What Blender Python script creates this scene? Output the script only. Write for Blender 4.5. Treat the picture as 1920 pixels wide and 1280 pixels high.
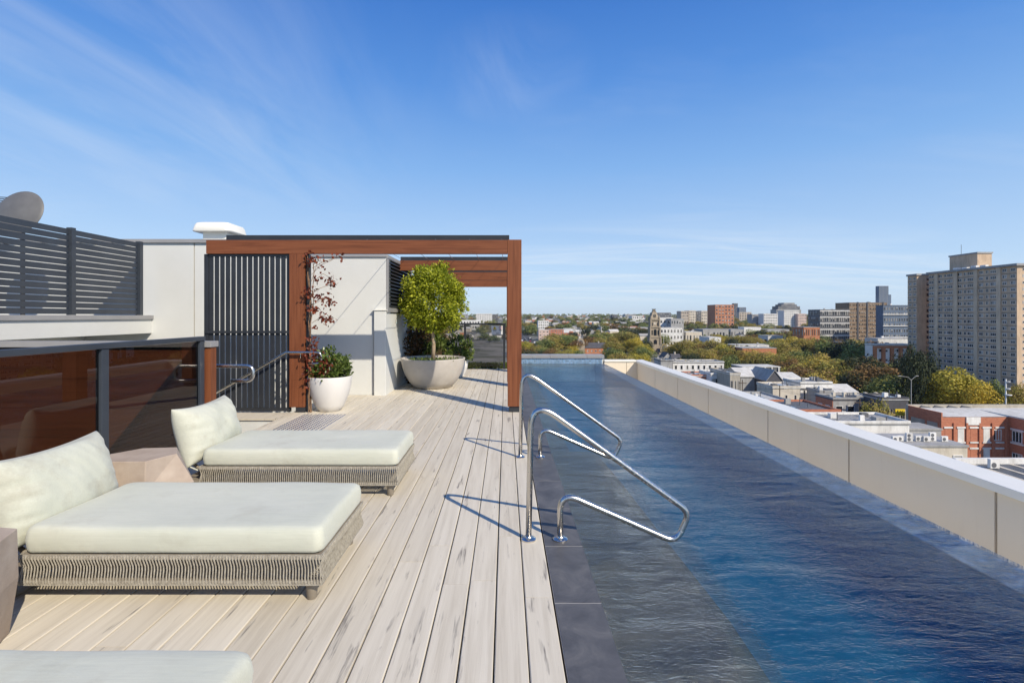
import bpy, math, random
import numpy as np
from mathutils import Vector, Matrix
R = math.radians
S = bpy.context.scene
COL = S.collection
for o in list(bpy.data.objects):
    bpy.data.objects.remove(o)

# ------------------------------------------------------------------ camera
F, VX, VY, H = 930.0, 948.5, 592.5, 1.4          # focal length and vanishing point on a 1920 px wide frame, eye height
cd = bpy.data.cameras.new('camera')
cam = bpy.data.objects.new('camera', cd); COL.objects.link(cam)
cam.location = (0, 0, H); cam.rotation_euler = (R(90), 0, 0)
cd.sensor_width = 36; cd.sensor_fit = 'HORIZONTAL'; cd.lens = 36 * F / 1920
cd.shift_x = (960 - VX) / 1920; cd.shift_y = -(640 - VY) / 1920
cd.clip_start = 0.05; cd.clip_end = 20000
S.camera = cam
# ------------------------------------------------------------------ sky and sun
SUN_EL, SUN_AZ = R(38.5), math.atan2(0.65, -0.76)   # azimuth measured from +Y towards +X
W = bpy.data.worlds.new('World'); S.world = W; W.use_nodes = True
nt = W.node_tree; nt.nodes.clear()
def wn(t, **k):
    n = nt.nodes.new(t)
    for a, b in k.items(): setattr(n, a, b)
    return n
sky = wn('ShaderNodeTexSky', sky_type='NISHITA', sun_disc=False, sun_elevation=SUN_EL, sun_rotation=SUN_AZ,
         altitude=30, air_density=1.0, dust_density=0.0, ozone_density=1.0)
tc = wn('ShaderNodeTexCoord'); sep = wn('ShaderNodeSeparateXYZ'); nt.links.new(tc.outputs['Generated'], sep.inputs[0])
def wmath(op, a, b=None, c=False):
    n = wn('ShaderNodeMath', operation=op, use_clamp=c)
    for i, v in enumerate((a, b)):
        if v is None: continue
        if isinstance(v, (int, float)): n.inputs[i].default_value = v
        else: nt.links.new(v, n.inputs[i])
    return n.outputs[0]
zc = wmath('ADD', wmath('MAXIMUM', sep.outputs[2], 0.0), 0.10)
cx = wmath('DIVIDE', sep.outputs[0], zc); cy = wmath('DIVIDE', sep.outputs[1], zc)
comb = wn('ShaderNodeCombineXYZ'); nt.links.new(cx, comb.inputs[0]); nt.links.new(cy, comb.inputs[1])
def cirrus(rot, sc, scale, lo, hi, dist):
    mp = wn('ShaderNodeMapping'); mp.inputs['Rotation'].default_value = (0, 0, rot); mp.inputs['Scale'].default_value = sc
    nt.links.new(comb.outputs[0], mp.inputs[0])
    nz = wn('ShaderNodeTexNoise'); nz.inputs['Scale'].default_value = scale; nz.inputs['Detail'].default_value = 9
    nz.inputs['Roughness'].default_value = 0.62; nz.inputs['Distortion'].default_value = dist
    nt.links.new(mp.outputs[0], nz.inputs['Vector'])
    mr = wn('ShaderNodeMapRange'); mr.inputs[1].default_value = lo; mr.inputs[2].default_value = hi
    nt.links.new(nz.outputs[0], mr.inputs[0]); return mr.outputs[0]
def blob(x, y, rx, ry):
    ax = wmath('DIVIDE', wmath('SUBTRACT', cx, x), rx); ay = wmath('DIVIDE', wmath('SUBTRACT', cy, y), ry)
    q = wmath('SUBTRACT', 1.0, wmath('ADD', wmath('MULTIPLY', ax, ax), wmath('MULTIPLY', ay, ay)), True)
    return q
wisps = cirrus(-0.24, (2.6, 0.55, 1), 0.95, 0.40, 0.80, 0.9)
streak = cirrus(0.42, (0.55, 2.6, 1), 0.75, 0.42, 0.80, 0.7)
patch = cirrus(0.2, (0.4, 0.5, 1), 0.8, 0.50, 0.80, 0.2)
bank_a = wmath('MULTIPLY', wmath('MULTIPLY', wisps, blob(-1.5, 1.75, 1.3, 1.6)), 0.25)
bank_b = wmath('MULTIPLY', wmath('MULTIPLY', streak, blob(1.9, 5.5, 3.2, 2.4)), 0.9)
bank_c = wmath('MULTIPLY', wmath('MULTIPLY', wisps, blob(0.02, 1.70, 0.30, 0.36)), 0.22)
cl = wmath('MAXIMUM', wmath('MAXIMUM', wmath('MULTIPLY', wmath('MULTIPLY', streak, patch), 0.45), bank_c), wmath('MAXIMUM', bank_a, bank_b), True)
zr = wn('ShaderNodeValToRGB'); nt.links.new(sep.outputs[2], zr.inputs[0]); e = zr.color_ramp.elements
while len(e) < 6: e.new(0.5)
for el, (p, c) in zip(e, [(0.0, (0.60, 0.77, 0.95)), (0.09, (0.50, 0.70, 0.96)), (0.28, (0.235, 0.47, 0.88)), (0.42, (0.10, 0.30, 0.77)), (0.56, (0.042, 0.19, 0.63)), (1.0, (0.03, 0.12, 0.42))]):
    el.position = p; el.color = (*c, 1)
sc7 = wn('ShaderNodeMixRGB', blend_type='MULTIPLY'); sc7.inputs[0].default_value = 1; nt.links.new(zr.outputs[0], sc7.inputs[1]); sc7.inputs[2].default_value = (7.1, 7.1, 7.1, 1)
sc7.use_clamp = False
mx7 = wn('ShaderNodeMixRGB'); mx7.inputs[0].default_value = 0.90; nt.links.new(sky.outputs[0], mx7.inputs[1]); nt.links.new(sc7.outputs[0], mx7.inputs[2])
mixc = wn('ShaderNodeMixRGB'); nt.links.new(cl, mixc.inputs[0]); nt.links.new(mx7.outputs[0], mixc.inputs[1])
mixc.inputs[2].default_value = (6.6, 6.8, 7.0, 1)
bg = wn('ShaderNodeBackground'); bg.inputs[1].default_value = 0.14
nt.links.new(mixc.outputs[0], bg.inputs[0])
wo = wn('ShaderNodeOutputWorld'); nt.links.new(bg.outputs[0], wo.inputs[0])
sd = bpy.data.lights.new('sun', 'SUN'); sd.energy = 5.0; sd.angle = R(0.53); sd.color = (1.0, 0.89, 0.725)
sun = bpy.data.objects.new('sun', sd); COL.objects.link(sun); sun.location = (20, -20, 40)
dirv = Vector((math.sin(SUN_AZ) * math.cos(SUN_EL), math.cos(SUN_AZ) * math.cos(SUN_EL), math.sin(SUN_EL)))
sun.rotation_euler = (-dirv).to_track_quat('-Z', 'Y').to_euler()
S.view_settings.view_transform = 'Standard'; S.view_settings.look = 'None'
S.view_settings.gamma = 1; S.view_settings.exposure = 0.0; S.view_settings.use_curve_mapping = False
S.render.engine = 'CYCLES'
S.cycles.transparent_max_bounces = 24; S.cycles.max_bounces = 8

# ------------------------------------------------------------------ helpers
rng = random.Random(7)
class MB:
    def __init__(s): s.v = []; s.f = []; s.m = []
    def quad(s, *p, mi=0):
        b = len(s.v); s.v += [tuple(q) for q in p]; s.f.append(tuple(range(b, b + len(p)))); s.m.append(mi); return s
    def box(s, x0, x1, y0, y1, z0, z1, mi=0):
        b = len(s.v)
        s.v += [(x0,y0,z0),(x1,y0,z0),(x1,y1,z0),(x0,y1,z0),(x0,y0,z1),(x1,y0,z1),(x1,y1,z1),(x0,y1,z1)]
        for q in ((3,2,1,0),(4,5,6,7),(0,1,5,4),(1,2,6,5),(2,3,7,6),(3,0,4,7)):
            s.f.append(tuple(b + i for i in q)); s.m.append(mi)
        return s
    def loft(s, rings, mi=0, caps=True):
        b = len(s.v); n = len(rings[0])
        for r in rings: s.v += [tuple(p) for p in r]
        for k in range(len(rings) - 1):
            for i in range(n):
                j = (i + 1) % n
                s.f.append((b+k*n+i, b+k*n+j, b+(k+1)*n+j, b+(k+1)*n+i)); s.m.append(mi)
        if caps:
            s.f.append(tuple(b + i for i in reversed(range(n)))); s.m.append(mi)
            e = b + (len(rings) - 1) * n
            s.f.append(tuple(e + i for i in range(n))); s.m.append(mi)
        return s
    def prism(s, pts, z0, z1, mi=0):      # counter-clockwise outline in XY
        return s.loft([[(x, y, z0) for x, y in pts], [(x, y, z1) for x, y in pts]], mi)
    def prof_y(s, pts, y0, y1, mi=0):     # outline in XZ pushed along Y
        return s.loft([[(x, y1, z) for x, z in pts], [(x, y0, z) for x, z in pts]], mi)
    def prof_x(s, pts, x0, x1, mi=0):     # outline in YZ pushed along X
        return s.loft([[(x0, y, z) for y, z in pts], [(x1, y, z) for y, z in pts]], mi)
    def tube(s, path, r, n=10, mi=0):
        P = [Vector(p) for p in path]; rings = []
        t0 = (P[1] - P[0]).normalized()
        u = t0.orthogonal().normalized()
        for i, p in enumerate(P):
            t = (P[min(i+1, len(P)-1)] - P[max(i-1, 0)]).normalized()
            u = (u - t * u.dot(t)).normalized(); w = t.cross(u)
            rr = r[i] if isinstance(r, (list, tuple)) else r
            rings.append([p + (u * math.cos(2*math.pi*k/n) + w * math.sin(2*math.pi*k/n)) * rr for k in range(n)])
        return s.loft(rings, mi)
    def lathe(s, prof, n=24, c=(0, 0, 0), mi=0, caps=True):
        return s.loft([[(c[0]+r*math.cos(2*math.pi*k/n), c[1]+r*math.sin(2*math.pi*k/n), c[2]+z) for k in range(n)] for r, z in prof], mi, caps)
    def mesh(s, name, mats, smooth=False):
        me = bpy.data.meshes.new(name); me.from_pydata(s.v, [], s.f)
        for m in (mats if isinstance(mats, (list, tuple)) else [mats]): me.materials.append(m)
        if len(set(s.m)) > 1: me.polygons.foreach_set('material_index', s.m)
        if smooth:
            me.polygons.foreach_set('use_smooth', [True] * len(me.polygons))
            if smooth == 'auto':
                me.set_sharp_from_angle(angle=R(40))
        me.update(); return me
    def build(s, name, mats, parent=None, smooth=False, loc=(0, 0, 0), rz=0, bevel=0):
        return link(name, s.mesh(name, mats, smooth), parent, loc, rz, bevel)
def link(name, me, parent=None, loc=(0, 0, 0), rz=0, bevel=0):
    o = bpy.data.objects.new(name, me); COL.objects.link(o)
    o.location = loc; o.rotation_euler = (0, 0, rz); o.parent = parent
    if bevel:
        b = o.modifiers.new('bevel', 'BEVEL'); b.width = bevel; b.segments = 2; b.limit_method = 'ANGLE'
    return o
def tag(o, label=None, cat=None, group=None, kind=None):
    if label: o['label'] = label
    if cat: o['category'] = cat
    if group: o['group'] = group
    if kind: o['kind'] = kind
    return o
def thing(name, label, cat, loc=(0, 0, 0), rz=0, group=None):
    return tag(link(name, None, None, loc, rz), label, cat, group)
def struct(o, label=None): return tag(o, label, None, None, 'structure')
def PX(x, d): return (x - VX) * d / F
def PZ(y, d): return H - (y - VY) * d / F
ORD = ['first','second','third','fourth','fifth','sixth','seventh','eighth','ninth','tenth','eleventh','twelfth',
       'thirteenth','fourteenth','fifteenth','sixteenth','seventeenth','eighteenth','nineteenth','twentieth']

# ------------------------------------------------------------------ materials
def base_mat(name, col, rough=0.6, metal=0.0, spec=0.5):
    m = bpy.data.materials.new(name); m.use_nodes = True
    b = m.node_tree.nodes['Principled BSDF']
    b.inputs['Base Color'].default_value = (*col, 1); b.inputs['Roughness'].default_value = rough
    b.inputs['Metallic'].default_value = metal; b.inputs['Specular IOR Level'].default_value = spec
    return m, m.node_tree, b
def N(t, typ, **k):
    n = t.nodes.new(typ)
    for a, b in k.items(): setattr(n, a, b)
    return n
def position(t, scale=(1, 1, 1), rnd=0.0, rot=(0, 0, 0)):
    g = N(t, 'ShaderNodeNewGeometry'); src = g.outputs['Position']
    if rnd:
        oi = N(t, 'ShaderNodeObjectInfo')
        mu = N(t, 'ShaderNodeMath', operation='MULTIPLY'); mu.inputs[1].default_value = rnd; t.links.new(oi.outputs['Random'], mu.inputs[0])
        ad = N(t, 'ShaderNodeVectorMath', operation='ADD'); t.links.new(src, ad.inputs[0]); t.links.new(mu.outputs[0], ad.inputs[1]); src = ad.outputs[0]
    mp = N(t, 'ShaderNodeMapping'); mp.inputs['Scale'].default_value = scale; mp.inputs['Rotation'].default_value = rot
    t.links.new(src, mp.inputs[0]); return mp.outputs[0]
def noise(t, vec, scale=1.0, detail=5, rough=0.55, dist=0.0):
    n = N(t, 'ShaderNodeTexNoise'); n.inputs['Scale'].default_value = scale; n.inputs['Detail'].default_value = detail
    n.inputs['Roughness'].default_value = rough; n.inputs['Distortion'].default_value = dist
    t.links.new(vec, n.inputs['Vector']); return n.outputs[0]
def ramp(t, fac, stops):
    r = N(t, 'ShaderNodeValToRGB'); e = r.color_ramp.elements
    while len(e) < len(stops): e.new(0.5)
    for el, (p, c) in zip(e, stops): el.position = p; el.color = (*c, 1) if len(c) == 3 else c
    t.links.new(fac, r.inputs[0]); return r.outputs[0]
def mixrgb(t, fac, a, b, blend='MIX'):
    m = N(t, 'ShaderNodeMixRGB', blend_type=blend)
    for i, v in enumerate((fac, a, b)):
        if isinstance(v, (int, float)): m.inputs[i].default_value = v
        elif isinstance(v, tuple): m.inputs[i].default_value = (*v, 1)
        else: t.links.new(v, m.inputs[i])
    return m.outputs[0]
def bump(t, b, h, strength=0.2, dist=0.01):
    n = N(t, 'ShaderNodeBump'); n.inputs['Strength'].default_value = strength; n.inputs['Distance'].default_value = dist
    t.links.new(h, n.inputs['Height']); t.links.new(n.outputs[0], b.inputs['Normal']); return n
def mottled(name, c0, c1, scale=3.0, rough=0.7, bscale=0, bstr=0.1, stretch=(1,1,1), rnd=0.0, metal=0.0, spec=0.4, per=0.0):
    m, t, b = base_mat(name, c0, rough, metal, spec)
    n = noise(t, position(t, stretch, rnd), scale, 6, 0.6)
    c = ramp(t, n, [(0.3, c0), (0.7, c1)])
    if per:
        oi = N(t, 'ShaderNodeObjectInfo')
        mr = N(t, 'ShaderNodeMapRange'); mr.inputs[3].default_value = 1 - per; mr.inputs[4].default_value = 1 + per
        t.links.new(oi.outputs['Random'], mr.inputs[0]); c = mixrgb(t, 1.0, c, mr.outputs[0], 'MULTIPLY')
    t.links.new(c, b.inputs['Base Color'])
    if bscale: bump(t, b, noise(t, position(t, stretch, rnd), bscale, 4), bstr, 0.01)
    return m
def wood(name, axis):
    m, t, b = base_mat(name, (0.26, 0.09, 0.035), 0.55, 0, 0.3)
    st = {'x': (0.8, 22, 22), 'y': (22, 0.8, 22), 'z': (22, 22, 0.8)}[axis]
    v = position(t, st, 30.0); n = noise(t, v, 1.4, 7, 0.62, 0.6)
    c = ramp(t, n, [(0.28, (0.105, 0.034, 0.014)), (0.48, (0.185, 0.060, 0.024)), (0.7, (0.235, 0.082, 0.034))])
    st2 = tuple(q * (0.45 if q > 1 else 1.6) for q in st)
    k = ramp(t, noise(t, position(t, st2, 11.0), 1.0, 3), [(0.60, (1, 1, 1)), (0.76, (0.72, 0.68, 0.66))])
    t.links.new(mixrgb(t, 1.0, c, k, 'MULTIPLY'), b.inputs['Base Color'])
    bump(t, b, n, 0.15, 0.003); return m
M = {}
M['wood_x'], M['wood_y'], M['wood_z'] = wood('wood_x', 'x'), wood('wood_y', 'y'), wood('wood_z', 'z')
M['white_wall'] = mottled('white_render', (0.615, 0.625, 0.60), (0.665, 0.675, 0.65), 1.3, 0.85, 90, 0.12)
def cream():
    m, t, b = base_mat('cream_render', (0.8, 0.72, 0.57), 0.8, 0, 0.3)
    c = ramp(t, noise(t, position(t), 0.9, 6, 0.6), [(0.3, (0.74, 0.655, 0.52)), (0.7, (0.78, 0.70, 0.565))])
    k = ramp(t, noise(t, position(t, (9, 9, 0.7)), 1.0, 5, 0.65), [(0.55, (1, 1, 1)), (0.85, (0.93, 0.92, 0.90))])
    k2 = ramp(t, noise(t, position(t), 7, 7, 0.75), [(0.62, (1, 1, 1)), (0.80, (0.88, 0.86, 0.83))])
    t.links.new(mixrgb(t, 1.0, mixrgb(t, 1.0, c, k, 'MULTIPLY'), k2, 'MULTIPLY'), b.inputs['Base Color']); bump(t, b, noise(t, position(t), 80, 4), 0.1, 0.01); return m
M['cream_wall'] = cream()
M['joint'] = mottled('sealant', (0.30, 0.25, 0.19), (0.42, 0.36, 0.28), 6, 0.9)
M['white_cap'] = mottled('white_metal_cap', (0.80, 0.785, 0.71), (0.85, 0.835, 0.76), 2, 0.45)
M['grey_cap'] = mottled('grey_flashing', (0.26, 0.26, 0.265), (0.33, 0.33, 0.335), 2, 0.45)
M['dark'] = mottled('charcoal_metal', (0.022, 0.025, 0.031), (0.032, 0.036, 0.043), 3, 0.42)
M['dark_blue'] = mottled('slate_metal', (0.034, 0.042, 0.056), (0.048, 0.058, 0.074), 3, 0.38)
M['black'] = mottled('black_under', (0.006, 0.006, 0.006), (0.012, 0.012, 0.012), 4, 0.9)
M['pot_white'] = mottled('glazed_white', (0.66, 0.645, 0.62), (0.70, 0.685, 0.66), 3, 0.35)
M['bowl'] = mottled('cement_bowl', (0.44, 0.405, 0.36), (0.52, 0.485, 0.435), 5, 0.85, 60, 0.15)
M['dish_shaded'] = mottled('dish_shade_grey', (0.11, 0.11, 0.11), (0.15, 0.15, 0.15), 4, 0.5)  # shade on the dish is put into this darker grey
M['soil'] = mottled('soil', (0.02, 0.013, 0.008), (0.06, 0.04, 0.025), 30, 0.95, 40, 0.6)
M['bark'] = mottled('bark', (0.30, 0.22, 0.14), (0.48, 0.38, 0.26), 14, 0.9, 40, 0.4)
M['bark_dark'] = mottled('bark_dark', (0.07, 0.05, 0.035), (0.16, 0.12, 0.085), 3, 0.9)
M['vine_stem'] = mottled('vine_stem', (0.16, 0.09, 0.05), (0.32, 0.20, 0.12), 20, 0.9)
M['stone_table'] = mottled('cast_stone', (0.36, 0.285, 0.225), (0.47, 0.39, 0.315), 7, 0.8, 45, 0.15)
M['taupe'] = mottled('taupe_leg', (0.22, 0.19, 0.15), (0.28, 0.245, 0.195), 8, 0.55)
M['rope'] = mottled('rope', (0.27, 0.245, 0.20), (0.46, 0.43, 0.36), 60, 0.9, 300, 0.5)
# deck boards
def deck_mat():
    m, t, b = base_mat('composite_board', (0.5, 0.46, 0.41), 0.62, 0, 0.3)
    v = position(t, (26, 1.1, 1), 60.0)
    c = ramp(t, noise(t, v, 1.0, 8, 0.65, 0.3), [(0.3, (0.535, 0.485, 0.385)), (0.5, (0.63, 0.58, 0.47)), (0.72, (0.695, 0.645, 0.53))])
    oi = N(t, 'ShaderNodeObjectInfo'); tint = ramp(t, oi.outputs['Random'], [(0, (0.90, 0.885, 0.87)), (0.5, (0.98, 0.97, 0.965)), (1, (1.05, 1.05, 1.06))])
    c = mixrgb(t, 1.0, c, tint, 'MULTIPLY')
    k = ramp(t, noise(t, position(t, (22, 2.3, 1), 90.0), 1.0, 4, 0.6, 0.4), [(0.61, (0, 0, 0)), (0.70, (1, 1, 1))])
    k2 = ramp(t, noise(t, position(t, (130, 5, 1), 20.0), 1.0, 3), [(0.42, (0.25, 0.25, 0.25)), (0.6, (1, 1, 1))])
    k = mixrgb(t, 1.0, k, k2, 'MULTIPLY')
    c = mixrgb(t, k, c, (0.20, 0.18, 0.155))
    t.links.new(c, b.inputs['Base Color'])
    bump(t, b, noise(t, position(t, (220, 4, 1), 20.0), 1.0, 3), 0.22, 0.002); return m
M['deck'] = deck_mat()
def slate():
    m, t, b = base_mat('slate_tile', (0.09, 0.09, 0.092), 0.5, 0, 0.4)
    n = noise(t, position(t, (1, 1, 1), 40.0), 5, 9, 0.68, 0.8)
    c = ramp(t, n, [(0.3, (0.060, 0.060, 0.063)), (0.52, (0.100, 0.100, 0.103)), (0.62, (0.125, 0.123, 0.122)), (0.78, (0.18, 0.175, 0.17))])
    t.links.new(c, b.inputs['Base Color']); bump(t, b, noise(t, position(t, (1, 1, 1), 40.0), 18, 6), 0.25, 0.006); return m
M['slate'] = slate()
M['grout'] = mottled('grout', (0.42, 0.41, 0.39), (0.5, 0.49, 0.47), 20, 0.9)
def fabric(name='outdoor_fabric', lo=0.56, amt=0.42):
    m, t, b = base_mat(name, (0.66, 0.68, 0.6), 0.92, 0, 0.15)
    n = noise(t, position(t, (1, 1, 1), 20.0), 2.2, 5, 0.6)
    c = ramp(t, n, [(0.32, (0.53, 0.548, 0.46)), (0.55, (0.575, 0.588, 0.495)), (0.75, (0.60, 0.61, 0.52))])
    s = ramp(t, noise(t, position(t, (1.3, 1.3, 1.3), 50.0), 2.6, 6, 0.68), [(lo, (0, 0, 0)), (lo + 0.24, (amt, amt, amt))])
    c = mixrgb(t, s, c, (0.36, 0.33, 0.255))
    g = ramp(t, noise(t, position(t, (5, 160, 160), 3), 1.0, 3), [(0.3, (0.94, 0.94, 0.94)), (0.7, (1.02, 1.02, 1.02))])
    c = mixrgb(t, 1.0, c, g, 'MULTIPLY')
    t.links.new(c, b.inputs['Base Color'])
    b.inputs['Sheen Weight'].default_value = 0.15
    w = N(t, 'ShaderNodeMath', operation='ADD'); t.links.new(noise(t, position(t, (1, 1, 1), 3), 700, 2), w.inputs[0])
    big = N(t, 'ShaderNodeMath', operation='MULTIPLY'); big.inputs[1].default_value = 4.0
    t.links.new(noise(t, position(t, (5, 9, 9), 3), 1.6, 4, 0.5, 0.5), big.inputs[0]); t.links.new(big.outputs[0], w.inputs[1])
    bump(t, b, w.outputs[0], 0.22, 0.006); return m
M['fabric'] = fabric(); M['fabric_worn'] = fabric('worn_fabric', 0.50, 0.72)
def steel():
    m, t, b = base_mat('brushed_steel', (0.62, 0.60, 0.565), 0.22, 1.0)
    n = noise(t, position(t, (1, 1, 1)), 60, 3); r = N(t, 'ShaderNodeMapRange'); r.inputs[3].default_value = 0.16; r.inputs[4].default_value = 0.34
    t.links.new(n, r.inputs[0]); t.links.new(r.outputs[0], b.inputs['Roughness']); return m
M['steel'] = steel()
def glassy(name, tint, rough=0.0, strength=0.0):
    m = bpy.data.materials.new(name); m.use_nodes = True; t = m.node_tree; t.nodes.clear()
    o = N(t, 'ShaderNodeOutputMaterial'); mx = N(t, 'ShaderNodeMixShader'); fr = N(t, 'ShaderNodeFresnel'); fr.inputs[0].default_value = 1.5
    tr = N(t, 'ShaderNodeBsdfTransparent'); tr.inputs[0].default_value = (*tint, 1); gl = N(t, 'ShaderNodeBsdfGlossy'); gl.inputs['Roughness'].default_value = rough
    g = N(t, 'ShaderNodeNewGeometry'); inv = N(t, 'ShaderNodeMath', operation='SUBTRACT'); inv.inputs[0].default_value = 1; t.links.new(g.outputs['Backfacing'], inv.inputs[1])
    mu = N(t, 'ShaderNodeMath', operation='MULTIPLY'); t.links.new(fr.outputs[0], mu.inputs[0]); t.links.new(inv.outputs[0], mu.inputs[1])
    t.links.new(mu.outputs[0], mx.inputs[0]); t.links.new(tr.outputs[0], mx.inputs[1]); t.links.new(gl.outputs[0], mx.inputs[2]); t.links.new(mx.outputs[0], o.inputs[0]); return m
M['clear_grey'] = glassy('grey_glass', (0.76, 0.75, 0.74))
M['smoked'] = glassy('smoked_glass', (0.44, 0.42, 0.405))      # two faces per pane
def water():
    m = bpy.data.materials.new('pool_water'); m.use_nodes = True; t = m.node_tree; t.nodes.clear()
    o = N(t, 'ShaderNodeOutputMaterial'); mx = N(t, 'ShaderNodeMixShader'); fr = N(t, 'ShaderNodeFresnel'); fr.inputs[0].default_value = 1.33
    tr = N(t, 'ShaderNodeBsdfTransparent'); tr.inputs[0].default_value = (1, 1, 1, 1)
    gl = N(t, 'ShaderNodeBsdfGlossy'); gl.inputs['Roughness'].default_value = 0.03
    a = noise(t, position(t, (11, 30, 1), 0, (0, 0, R(-14))), 1.0, 3, 0.55, 0.6)
    b2 = noise(t, position(t, (38, 85, 1), 0, (0, 0, R(-26))), 1.0, 3, 0.6, 0.4)
    c2 = noise(t, position(t, (1.6, 4.2, 1), 0, (0, 0, R(8))), 1.0, 2, 0.5, 0.4)
    def mad(x, k, y):
        n = N(t, 'ShaderNodeMath', operation='MULTIPLY_ADD'); t.links.new(x, n.inputs[0]); n.inputs[1].default_value = k
        if y is None: n.inputs[2].default_value = 0
        else: t.links.new(y, n.inputs[2])
        return n.outputs[0]
    rd = N(t, 'ShaderNodeMath', operation='PINGPONG'); rd.inputs[1].default_value = 0.5; t.links.new(a, rd.inputs[0])
    am = N(t, 'ShaderNodeMapRange'); am.inputs[1].default_value = 0.35; am.inputs[2].default_value = 0.65; am.inputs[3].default_value = 0.45; am.inputs[4].default_value = 1.25
    t.links.new(noise(t, position(t, (0.9, 0.55, 1)), 1.0, 3, 0.5, 0.8), am.inputs[0])
    fine = N(t, 'ShaderNodeMath', operation='MULTIPLY'); t.links.new(mad(rd.outputs[0], 1.5, mad(b2, 0.42, None)), fine.inputs[0]); t.links.new(am.outputs[0], fine.inputs[1])
    h = mad(c2, 3.2, fine.outputs[0])
    bp = N(t, 'ShaderNodeBump'); bp.inputs['Strength'].default_value = 0.9; bp.inputs['Distance'].default_value = 0.0165
    t.links.new(h, bp.inputs['Height']); t.links.new(bp.outputs[0], gl.inputs['Normal']); t.links.new(bp.outputs[0], fr.inputs['Normal'])
    va = N(t, 'ShaderNodeVolumeAbsorption'); va.inputs[0].default_value = (0.18, 0.66, 0.84, 1); va.inputs[1].default_value = 0.62; t.links.new(va.outputs[0], o.inputs['Volume'])
    rf = N(t, 'ShaderNodeBsdfRefraction'); rf.inputs['IOR'].default_value = 1.12; rf.inputs['Roughness'].default_value = 0.16; rf.inputs[0].default_value = (1, 1, 1, 1)
    t.links.new(bp.outputs[0], rf.inputs['Normal'])
    m2 = N(t, 'ShaderNodeMixShader'); m2.inputs[0].default_value = 0.45; t.links.new(tr.outputs[0], m2.inputs[1]); t.links.new(rf.outputs[0], m2.inputs[2])
    t.links.new(fr.outputs[0], mx.inputs[0]); t.links.new(m2.outputs[0], mx.inputs[1]); t.links.new(gl.outputs[0], mx.inputs[2]); t.links.new(mx.outputs[0], o.inputs[0]); return m
M['water'] = water()
M['pool_floor'] = mottled('pool_floor_tile', (0.035, 0.25, 0.37), (0.055, 0.33, 0.47), 9, 0.5, per=0)
M['pool_step'] = mottled('pool_step_tile', (0.235, 0.205, 0.165), (0.31, 0.27, 0.22), 7, 0.6)
M['mosaic'] = mottled('mosaic_tile', (0.15, 0.26, 0.40), (0.30, 0.43, 0.58), 14, 0.3, rnd=9.0, per=0.25)
def leaf(name, c0, c1, trans=0.3, rough=0.5, nscale=0.0, dry=None):
    m = bpy.data.materials.new(name); m.use_nodes = True; t = m.node_tree; b = t.nodes['Principled BSDF']; o = t.nodes['Material Output']
    b.inputs['Roughness'].default_value = rough; b.inputs['Specular IOR Level'].default_value = 0.35
    g = N(t, 'ShaderNodeNewGeometry'); oi = N(t, 'ShaderNodeObjectInfo')
    c = ramp(t, g.outputs['Random Per Island'], [(0.0, c0), (1.0, c1)])
    tint = ramp(t, oi.outputs['Random'], [(0, (0.78, 0.84, 0.8)), (0.5, (1, 1, 1)), (1, (1.22, 1.10, 0.95))]); c = mixrgb(t, 1.0, c, tint, 'MULTIPLY')
    if dry: c = mixrgb(t, ramp(t, noise(t, position(t, (1, 1, 1)), nscale, 3), [(0.45, (0, 0, 0)), (0.62, (1, 1, 1))]), c, dry)
    t.links.new(c, b.inputs['Base Color'])
    tl = N(t, 'ShaderNodeBsdfTranslucent'); t.links.new(c, tl.inputs[0]); mx = N(t, 'ShaderNodeMixShader'); mx.inputs[0].default_value = trans
    t.links.new(b.outputs[0], mx.inputs[1]); t.links.new(tl.outputs[0], mx.inputs[2]); t.links.new(mx.outputs[0], o.inputs[0]); return m
M['leaf_lime'] = leaf('ficus_leaf', (0.085, 0.135, 0.012), (0.58, 0.64, 0.06), 0.42, 0.4)
M['leaf_shrub'] = leaf('glossy_leaf', (0.04, 0.075, 0.014), (0.20, 0.25, 0.06), 0.25, 0.3)
M['leaf_red'] = leaf('vine_leaf', (0.13, 0.025, 0.018), (0.36, 0.085, 0.04), 0.35, 0.5)
M['leaf_rust'] = leaf('climber_leaf', (0.02, 0.03, 0.008), (0.13, 0.06, 0.02), 0.25, 0.5)
M['leaf_hedge'] = leaf('hedge_leaf', (0.08, 0.12, 0.012), (0.24, 0.28, 0.03), 0.3, 0.45)
M['gold'] = leaf('plane_tree_leaf', (0.20, 0.195, 0.04), (0.54, 0.46, 0.11), 0.35, 0.7, 0.35, (0.36, 0.26, 0.085))
M['green'] = leaf('green_tree_leaf', (0.11, 0.14, 0.038), (0.30, 0.33, 0.10), 0.2, 0.7)
M['dark_tree'] = leaf('dark_tree_leaf', (0.024, 0.034, 0.015), (0.06, 0.076, 0.03), 0.12, 0.7)
M['rust'] = leaf('rust_tree_leaf', (0.14, 0.095, 0.035), (0.29, 0.17, 0.06), 0.25, 0.7)
M['yellow'] = leaf('yellow_tree_leaf', (0.30, 0.26, 0.036), (0.62, 0.50, 0.07), 0.3, 0.6)
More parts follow.
